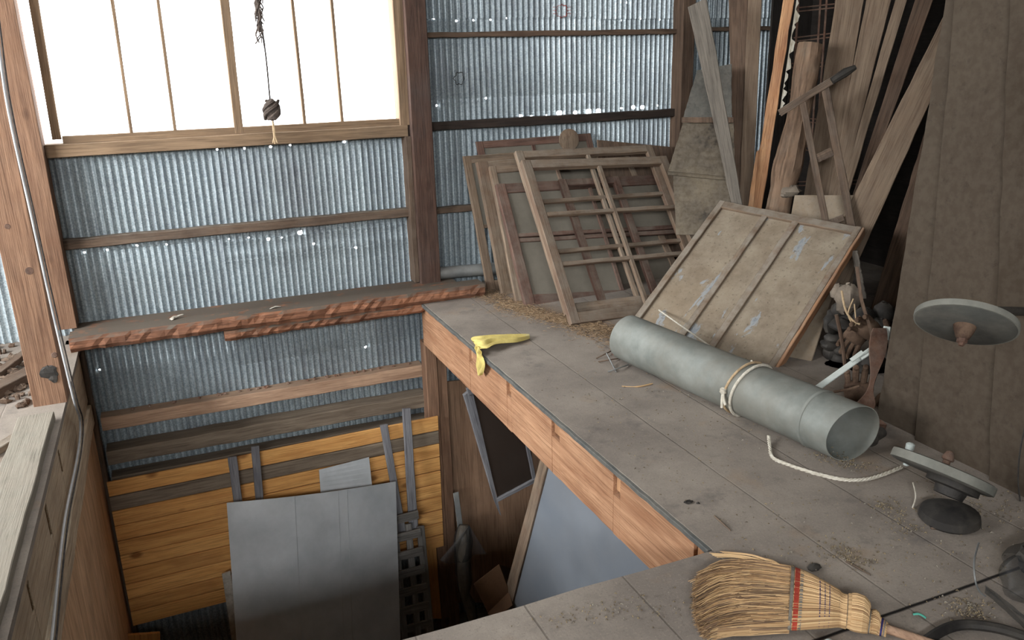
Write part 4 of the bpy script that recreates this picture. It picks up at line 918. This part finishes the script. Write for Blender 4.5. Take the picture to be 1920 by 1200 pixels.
# the binding that closes the bristles: just before station 0
bandp = [(onz(1470, 1063, zb_), onz(1463, 1179, zb_), .033), (onz(1505, 1076, zb_), onz(1499, 1179, zb_), .034)]
def bnd(f0, f1, mat, e): 
    L_ = lambda f: (bandp[0][0].lerp(bandp[1][0], f), bandp[0][1].lerp(bandp[1][1], f), .0335)
    MB().ring_loft([ellring(*L_(f), 40, 0, 0, e_) for f, e_ in ((f0, -.001), (f0, e), (f1, e), (f1, -.001))], cap=False).build('binding', mat, br)
bnd(.38, .55, 'greyb', .003); bnd(.60, .86, 'red', .004); bnd(.90, 1.05, 'greyb', .003)
for t_ in (2.75, 3.25, 3.75): band(t_, t_+.08, 'bluet', 'stitching', .0025)
band(5.3, 5.5, 'greyb', 'wire_binding', .002); band(7.2, 7.4, 'greyb', 'wire_binding', .002); band(12.0, 12.3, 'greyb', 'wire_binding', .002); band(15.3, 15.7, 'bluet', 'binding', .002); band(15.9, 16.3, 'greyb', 'wire_binding', .002)
h0 = (st3[-1][0]+st3[-1][1])/2; h0.z = .018; h1 = onz(1740, 1205, .018); dh = (h1-h0).normalized()
MB().tube([h0-dh*.03, h0+dh*.02, h0+dh*.3, h0+dh*.85], [.0125, .0125, .012, .012], 14).build('handle', 'handle', br, smooth=True)
def bristles(nb, mat, lo, hi, nm, seed, short=0):
    q = random.Random(seed); m = MB()
    top0, bot0 = onz(1488, 1070, zb_), onz(1480, 1179, zb_)
    mids = [(onz(1415, 1058, zb_), onz(1405, 1181, zb_)), (onz(1350, 1063, zb_), onz(1345, 1187, zb_))]
    tips = smoothpath([onz(1300, 1086, zb_), onz(1288, 1115, zb_), onz(1288, 1150, zb_), onz(1296, 1172, zb_), onz(1314, 1194, zb_)], 8)
    for i in range(nb):
        s_ = q.random(); lay = q.uniform(-1, 1); hh = math.sqrt(max(0, 1-(2*s_-1)**2*.8))*.033*lay
        if i % 3 == 0: hh = abs(hh)
        lens = q.uniform(lo, hi); ss = min(1, max(0, s_+q.gauss(0, .03)))
        p0 = top0.lerp(bot0, s_)+V((0, 0, hh)); p1 = mids[0][0].lerp(mids[0][1], ss)+V((0, 0, hh*.95+q.uniform(-.004, .004)))
        s3_ = min(1, max(0, ss+q.gauss(0, .05))); p2 = mids[1][0].lerp(mids[1][1], s3_)+V((0, 0, hh*.8+q.uniform(-.006, .008)))
        k = s3_*(len(tips)-1); kk = min(int(k), len(tips)-2); p3 = tips[kk].lerp(tips[kk+1], k-kk)+V((q.gauss(0, .008), q.gauss(0, .008), hh*.6+q.uniform(-.004, .006)))
        P = smoothpath([p0, p1, p2, p3], 3); n_ = max(3, int(len(P)*lens)); P = P[:n_]
        for p_ in P: p_.z = max(.003, p_.z)
        r_ = q.uniform(.0009, .0018)
        m.tube(P, [r_]*(n_-1)+[r_*.4], 3, cap=False)
    return m.build(nm, mat, br, kind='stuff')
bristles(2600, 'bristle', .72, 1.0, 'bristles', 1)
bristles(1100, 'bristletip', .95, 1.0, 'worn_bristles', 2)
q = random.Random(12); m = MB()
for (a_, b_, c_) in (((1460, 1060), (1400, 1043), (1330, 1037)), ((1455, 1058), (1390, 1050), (1345, 1054)), ((1462, 1058), (1410, 1040), (1350, 1034)), ((1440, 1056), (1385, 1044), (1336, 1041)), ((1470, 1064), (1440, 1048), (1380, 1046)), ((1380, 1060), (1330, 1078), (1298, 1098)), ((1370, 1064), (1320, 1080), (1290, 1090)), ((1495, 1070), (1480, 1062), (1455, 1055))):
    for k in range(3): m.tube(smoothpath([onz(a_[0], a_[1]+k*1.5, .05), onz(b_[0], b_[1]+k, .035), onz(c_[0]+k*4, c_[1]+k*2, .015)], 5), .0013, 4)
m.build('stray_straws', 'bristle', br, kind='stuff')
# ---------------------------------------------------------------- near deck small things
m = MB(); a_ = onz(1546, 1212, .025); m.lathe([(.0, 0), (.022, .0), (.025, .003), (.025, .2), (.0, .2)], a_, (.12, -1, 0), 24)
m.build('white_pipe', 'white', label='end of a white plastic pipe at the bottom edge below the broom', cat='pipe', smooth=True)
m = MB(); m.tube(smoothpath([onz(1712, 1152, .004), onz(1722, 1151, .008), onz(1731, 1155, .006), onz(1736, 1159, .003)], 4), .0045, 6, flat=.5)
m.build('teal_scrap', 'teal', label='tiny teal plastic scrap on the deck right of the broom', cat='scrap', smooth=True)
m = MB(); c = onz(1527, 1064, .004); m.blob(c, (.022, .014, .01), 10, 6, .2); m.build('dead_beetle', 'black', label='small dark lump on the deck above the broom head', cat='debris', smooth=True)
m = MB(); c = onz(1291, 941, .002); m.blob(c, (.016, .012, .004), 9, 5, .3); m.blob(onz(1309, 943, .002), (.006, .005, .003), 7, 5, .3); m.build('dark_smudge', 'black', label='dark flake near the beam edge in the middle of the deck', cat='debris')
for a_, b_, lb_ in (((1586, 1052), (1632, 1078), 'thin red-brown splinter on the deck right of the broom head'), ((1745, 990), (1820, 1000), 'dark twig in front of the grinding wheel stand'), ((1340, 968), (1370, 995), 'fine dark crack-like twig near the beam edge')):
    MB().tube(smoothpath([onz(*a_, .003), (onz(*a_, .006)+onz(*b_, .006))/2, onz(*b_, .003)], 4), [.0035]*6+[.002]*3, 5).build('splinter', 'plankdark', label=lb_, cat='splinter')
def scatter(nm, mat, regs, nb, label, l0, l1, r_, seed):
    q = random.Random(seed); m = MB()
    for i in range(nb):
        (x0_, y0_), (x1_, y1_), sp_ = q.choice(regs); t = q.random(); cx, cy = x0_+(x1_-x0_)*t+q.gauss(0, sp_*1.6), y0_+(y1_-y0_)*t+q.gauss(0, sp_*.5)
        p_ = onz(cx, cy, q.uniform(.001, .008))
        if p_.x < 1.47 and 1.8 < p_.y: continue
        a_ = q.uniform(0, math.pi); L_ = q.uniform(l0, l1); d_ = V((math.cos(a_), math.sin(a_), q.uniform(-.1, .1)))
        m.tube([p_-d_*L_/2, p_+V((0, 0, .003)), p_+d_*L_/2], q.uniform(r_*.5, r_), 4)
    for v_ in m.v: v_.z = max(v_.z, .0005)
    return m.build(nm, mat, label=label, cat='debris', kind='stuff')
scatter('loose_chaff', 'chaff', [((905, 545), (1000, 590), 12), ((1000, 590), (1180, 625), 10), ((1060, 600), (1170, 640), 16), ((940, 570), (1060, 600), 8)], 4200, 'brown chaff and straw swept along the feet of the leaning sashes', .004, .034, .0013, 21)
scatter('loose_crumbs', 'crumb', [((1300, 900), (1650, 1100), 60), ((1640, 930), (1720, 1000), 12), ((1560, 1020), (1620, 1060), 12), ((1750, 900), (1900, 980), 25), ((1800, 1120), (1830, 1160), 16), ((1180, 720), (1500, 860), 40), ((1000, 690), (1300, 900), 50), ((1600, 960), (1900, 1080), 50), ((1540, 850), (1620, 880), 10), ((1000, 1150), (1300, 1130), 30)], 1500, 'pale crumbs and chaff sprinkled over the deck', .002, .008, .0018, 22)
m = MB()
# polythene bag at bottom right with hoop edge
hoop = smoothpath([onz(1835, 1018, .12), onz(1827, 1050, .12), onz(1828, 1085, .09), onz(1836, 1108, .05), onz(1848, 1118, .03)], 6)
bgr = empty('plastic_bag', onz(1900, 1130), 'clear dirty plastic bag with a pale rim at the bottom right corner', 'bag')
MB().tube(hoop, .0026, 6).build('rim', 'steel', bgr, smooth=True)
q = random.Random(31)
def bag(u, v):
    th = u*math.pi*2; ph = v*math.pi*.5; r_ = .17*(1+.08*math.sin(5*th+3*v)+.05*math.sin(9*th-4*v)); c = V((2.23, 1.28, 0))
    return c+V((r_*math.cos(th)*math.cos(ph), r_*math.sin(th)*math.cos(ph), .11*math.sin(ph)*(1+.1*math.sin(6*th))+.004))
MB().grid(bag, 48, 14).build('bag_skin', 'poly', bgr, smooth=True)
m = MB()
for i in range(26): m.blob((2.25+q.uniform(-.11, .11), 1.28+q.uniform(-.11, .11), .04+q.uniform(0, .06)), (q.uniform(.02, .045), q.uniform(.02, .045), q.uniform(.02, .035)), 8, 6, .3)
m.build('bag_contents', 'black', bgr, smooth=True)
def tail(u, v):
    a_ = onz(1846, 1112, .03).lerp(onz(1960, 1205, .02), u); w_ = .005+.07*u; return a_+V((.6, .8, 0))*((v-.5)*2*w_)+V((0, 0, .012*math.sin(v*9+u*4)+.012))
MB().grid(tail, 20, 10).build('bag_neck', 'poly', bgr, smooth=True)
hp = smoothpath([onz(1700, 1235, .01), onz(1750, 1192, .012), onz(1800, 1172, .015), onz(1870, 1178, .02), onz(1940, 1200, .01)], 6)
MB().tube(hp, .014, 8).build('corner_shadow_tube', 'black', label='black tube standing in for the shadow across the bottom right corner', cat='shadow tube', smooth=True)  # dark tube modelled in place of a shadow on the deck
# ---------------------------------------------------------------- hanging rope in the window
hr = empty('hanging_rope', atd(508, 205, 3.9), 'frayed dark rope with a knotted ball hanging before the window', 'rope')
D = 3.9
MB().tube(smoothpath([atd(487, -120, D), atd(484, 0, D), atd(492, 60, D), atd(499, 110, D), atd(506, 185, D)], 6), [.006]*8+[.005]*8+[.004]*9, 6).build('cord', 'twine', hr, smooth=True)
q = random.Random(14); m = MB()
for i in range(46):
    y_ = q.uniform(-30, 55); x_ = 484+y_*.03+q.gauss(0, 2); a_ = atd(x_, y_, D); m.tube([a_, a_+V((q.uniform(-.015, .015), q.uniform(-.01, .01), -.03)), a_+V((q.uniform(-.02, .016), 0, -.06))], .003, 4)
m.build('frayed_strands', 'nest', hr, kind='stuff')
m = MB(); c = atd(509, 206, D)
m.blob(c, (.033, .028, .044), 12, 9, .16)
for i in range(9):
    a_ = q.uniform(0, 6.28); P = [c+V((math.cos(a_+t*.9)*.034, math.sin(a_+t*.9)*.03, -.04+.02*t)) for t in range(5)]; m.tube(smoothpath(P, 3), .006, 6)
m.build('knot_ball', 'nest', hr, smooth=True)
for k, (x_, y_) in enumerate(((516, 270), (520, 268), (512, 268))): MB().tube(smoothpath([atd(511, 225, D), atd(513+k, 248, D), atd(x_, y_, D)], 4), .004, 6).build('tassel', 'ropetan', hr)
# ---------------------------------------------------------------- things in the pit below
# orange panel: individual boards
op = empty('board_panel', ony(520, 1100, 5.06), 'orange varnished pine panel with one grey-brown board, leaning in the pit', 'panel')
YO = 5.055; lft = [905, 933, 960, 988, 1016, 1043, 1069, 1097, 1125, 1148, 1175]; rgt = [780, 808, 832, 857, 882, 906, 930, 955, 979, 1002, 1025]
for i in range(10):
    f0, f1 = (lft[i]-905)/270, (lft[i+1]-905)/270
    a_, b_ = ony(200+50*f0, lft[i]+.9, YO), ony(200+50*f1, lft[i+1]-.9, YO); c_, d_ = ony(821+11*f0, rgt[i]+.9, YO), ony(821+11*f1, rgt[i+1]-.9, YO)
    MB().plank(a_, b_, c_, d_, (0, -1, 0), .018, 10, .0008).build('board', 'greyboard' if i == 1 else 'orange', op, fr=pfr(a_, b_, c_, d_, (0, -1, 0)))
def pitquad(name, mat, c, y, th, label, cat, group=None, seg=10, jit=.001, parent=None, nrm=(0, -1, 0)):
    ys_ = y if isinstance(y, (tuple, list)) else (y,)*4
    Q = [ony(*c_[:2], y_) for c_, y_ in zip(c, ys_)]; nn = (Q[1]-Q[0]).cross(Q[2]-Q[0]).normalized(); nn = nn if nn.y < 0 else -nn
    return MB().plank(*Q, nn, th, seg, jit).build(name, mat, parent, fr=pfr(*Q, nn), label=label, cat=cat, group=group)
pitquad('pine_board', 'orange', ((793, 1030), (818, 1028), (805, 1160), (828, 1160)), 5.06, .02, 'narrow orange board upright below the right end of the panel', 'board')
pitquad('pine_board', 'orange', ((232, 1192), (300, 1187), (236, 1240), (303, 1240)), 4.9, .02, 'corner of an orange board at the bottom left of the pit', 'board')
pitquad('grey_lath', 'lath', ((427, 858), (444, 856), (446, 1000), (462, 1000)), (4.99, 4.99, 4.9, 4.9), .02, 'leftmost of four grey laths, rough and short, above the metal sheet', 'lath', 'weathered laths standing against the orange panel')
pitquad('grey_lath', 'lath', ((471, 838), (486, 836), (484, 1000), (500, 1000)), (5.0, 5.0, 4.9, 4.9), .02, 'second grey lath from the left, smooth, above the metal sheet', 'lath', 'weathered laths standing against the orange panel')
pitquad('grey_lath', 'lath', ((713, 798), (727, 796), (750, 1010), (764, 1010)), (5.0, 5.0, 4.9, 4.9), .02, 'slanting grey lath right of the metal sheets', 'lath', 'weathered laths standing against the orange panel')
pitquad('grey_lath', 'lath', ((755, 767), (770, 766), (768, 1000), (785, 1000)), (5.01, 5.01, 4.9, 4.9), .02, 'tallest grey lath, farthest right, reaching the rail above the panel', 'lath', 'weathered laths standing against the orange panel')
# curled metal sheet
A0, A1, B0, B1 = ony(425, 943, 4.72), ony(742, 903, 4.78), ony(446, 1240, 4.5), ony(752, 1240, 4.5)
k_ = 1.55
B0 = A0+(B0-A0)*k_; B1 = A1+(B1-A1)*k_
def alu(u, v):
    p = A0.lerp(A1, u).lerp(B0.lerp(B1, u), v); p.y -= .05*math.sin(u*math.pi)*(1-.4*v); p.z += .012*math.sin(u*math.pi)*(1-v); return p
rsh = empty('metal_sheet', (B0+B1)/2, 'large dull silver metal sheet standing in the pit before the orange panel', 'metal sheet')
MB().grid(alu, 26, 20, .003, (0, -1, 0)).build('sheet', 'alu', rsh, smooth=True)
for uu in (.375, .63, .685):
    MB().tube([alu(uu, t/12)+V((0, -.0015, 0)) for t in range(13)], .0022, 5).build('crease', 'alu', rsh, smooth=True)
pitquad('metal_sheet', 'alu', ((598, 881), (692, 857), (604, 960), (702, 950)), (4.94, 4.94, 4.86, 4.86), .003, 'small dull metal sheet behind the top of the large silver one', 'metal sheet', jit=0)
pitquad('pale_board', 'whitish', ((416, 1078), (432, 1072), (450, 1300), (470, 1300)), 4.85, .015, 'pale board edge showing left of the large silver sheet', 'board')
# pallet of dark slats
pl = empty('slatted_crate', ony(790, 1180, 4.75), 'dark weathered slatted crate beside the large metal sheet', 'crate')
for j, (x_, w_) in enumerate(((742, 12), (768, 12), (790, 14))):
    pitquad('upright', 'slat', ((x_-8, 980+j*4), (x_-8+w_, 978+j*4), (x_+16, 1250), (x_+16+w_, 1250)), (4.84, 4.84, 4.6, 4.6), .02, None, None, parent=pl)
for i in range(9):
    y_ = 975+i*34; pitquad('slat', 'slat', ((722+i*4, y_+14), (720+i*4, y_), (792+i*4-6, y_-2), (790+i*4-6, y_-17)), 4.8-i*.022, .018, None, None, parent=pl)
# plywood beyond the post, screens, strut, wrapped thing, box
pitquad('plywood_sheet', 'plymid', ((836, 716), (1100, 690), (842, 1130), (1130, 1130)), 5.2, .012, 'large dark plywood sheet behind the double post under the deck', 'plywood sheet')
sf = empty('screen_frame', ony(935, 965, 4.7), 'weathered grey screen frame leaning under the deck beam', 'frame')
pitquad('stile', 'lath', ((870, 742), (886, 730), (928, 940), (940, 968)), 4.65, .03, None, None, parent=sf)
pitquad('stile', 'lath', ((980, 806), (986, 800), (1000, 905), (1006, 900)), 4.65, .03, None, None, parent=sf)
pitquad('rail', 'lath', ((934, 942), (932, 936), (1006, 904), (1004, 898)), 4.64, .03, None, None, parent=sf)
pitquad('rail', 'lath', ((880, 742), (876, 730), (980, 706), (976, 694)), 4.64, .03, None, None, parent=sf)
pitquad('screen', 'screen', ((884, 740), (984, 715), (934, 938), (1002, 900)), 4.66, .002, None, None, parent=sf, jit=0)
pitquad('metal_strut', 'steel', ((850, 925), (860, 922), (862, 1020), (872, 1020)), (4.9, 4.9, 4.8, 4.8), .008, 'grey perforated metal strut standing behind the wrapped bundle', 'strut')
m = MB(); q = random.Random(17); P = smoothpath([ony(870, 985, 4.55), ony(868, 1030, 4.5), ony(870, 1075, 4.45), ony(872, 1115, 4.42), ony(884, 1150, 4.4), ony(885, 1185, 4.4)], 4); rs = [.035, .05, .06, .065, .06, .055, .05, .052, .055, .055, .05, .042, .035, .036, .04, .042, .04, .036, .03, .028, .02]
m.tube(P, rs[:len(P)], 14)
for v_ in m.v: v_ += V((q.uniform(-.006, .006),)*3)
m.build('wrapped_bundle', 'poly', label='dark bundle wrapped in cloudy plastic standing in the shadows of the pit', cat='bundle', smooth=True)
m = MB(); P2 = [p_ for p_ in P]; m.tube(P2, [r_*.8 for r_ in rs[:len(P2)]], 12); m.build('bundle_core', 'stonegrey', bpy.data.objects['wrapped_bundle'])
def shroud(u, v):
    a_ = ony(880, 985, 4.5); b_ = ony(825+85*v, 1060-35*abs(v-.3), 4.45); return a_.lerp(b_, u)+V((0, -.02*math.sin(v*14)*u, 0))
MB().grid(shroud, 10, 24).build('plastic_flap', 'poly', bpy.data.objects['wrapped_bundle'], smooth=True)
bxq = empty('cardboard_box', ony(920, 1130, 4.3), 'open cardboard box in the dark under the deck beam', 'box')
def bxp(nm, c, ys_): pitquad(nm, 'box', c, ys_, .005, None, None, parent=bxq, jit=.0005)
bxp('side', ((888, 1095), (936, 1058), (915, 1150), (955, 1110)), (4.35, 4.25, 4.3, 4.2)); bxp('flap', ((915, 1150), (955, 1110), (925, 1165), (962, 1135)), (4.3, 4.2, 4.2, 4.1)); bxp('side', ((936, 1058), (985, 1075), (955, 1110), (1000, 1130)), (4.25, 4.5, 4.2, 4.5))
# leaning door with grey sheet
dr = empty('leaning_door', onx(933, 1165, 1.64), 'blue-grey sheet door with a brown wooden edge leaning below the deck beam', 'door')
def doorq(nm, mat, c, th, x=1.66, off=0):
    Q = [onx(*c_, x) for c_ in c]; MB().plank(*Q, (-1, 0, 0), th, 10, .001).build(nm, mat, dr, fr=pfr(*Q, (-1, 0, 0)))
doorq('edge_stile', 'old', ((1012, 862), (1027, 868), (925, 1190), (945, 1190)), .04, 1.655)
Q = [onx(1027, 868, 1.66), onx(1330, 1000, 1.66), onx(945, 1190, 1.66), onx(1330, 1300, 1.66)]
doorq('sheet', 'greysheet', ((1027, 868), (1330, 1020), (945, 1190), (1250, 1500)), .01, 1.668)
# ---------------------------------------------------------------- light
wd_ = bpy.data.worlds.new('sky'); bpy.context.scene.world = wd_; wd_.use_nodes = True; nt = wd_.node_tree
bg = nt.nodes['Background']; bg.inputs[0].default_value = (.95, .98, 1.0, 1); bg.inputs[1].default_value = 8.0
# overcast sky, strengthened behind the camera and to the left to light the pit
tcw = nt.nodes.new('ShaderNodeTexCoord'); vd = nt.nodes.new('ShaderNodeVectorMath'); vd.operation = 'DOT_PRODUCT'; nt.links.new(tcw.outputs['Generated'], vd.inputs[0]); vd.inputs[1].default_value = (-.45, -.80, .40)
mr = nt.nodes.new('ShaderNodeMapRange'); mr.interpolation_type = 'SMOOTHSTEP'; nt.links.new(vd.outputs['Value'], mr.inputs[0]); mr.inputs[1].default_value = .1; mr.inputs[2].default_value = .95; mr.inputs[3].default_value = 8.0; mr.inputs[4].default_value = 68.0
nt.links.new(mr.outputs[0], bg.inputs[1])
def portal(name, loc, rot, sx, sy):
    l = bpy.data.lights.new(name, 'AREA'); l.shape = 'RECTANGLE'; l.size = sx; l.size_y = sy; l.cycles.is_portal = True
    o = bpy.data.objects.new(name, l); COL.objects.link(o); o.location = loc; o.rotation_euler = rot
portal('window_portal', ((WX0+WX1)/2, 5.40, (WZ0+WZ1)/2), (math.radians(-90), 0, 0), WX1-WX0, WZ1-WZ0)
portal('window_portal', ((FX0+FX1)/2, -2.42, (FZ0+FZ1)/2), (math.radians(90), 0, 0), FX1-FX0, FZ1-FZ0)
portal('window_portal', (-3.72, (LY0+LY1)/2, (LZ0+LZ1)/2), (math.radians(90), 0, math.radians(-90)), LY1-LY0, LZ1-LZ0)
sc = bpy.context.scene
sc.view_settings.view_transform = 'Standard'; sc.view_settings.look = 'None'; sc.view_settings.exposure = 0.0; sc.view_settings.gamma = 1.0; sc.view_settings.use_curve_mapping = False
sc.cycles.max_bounces = 8; sc.cycles.diffuse_bounces = 5; sc.cycles.transparent_max_bounces = 16; sc.cycles.caustics_reflective = False; sc.cycles.caustics_refractive = False
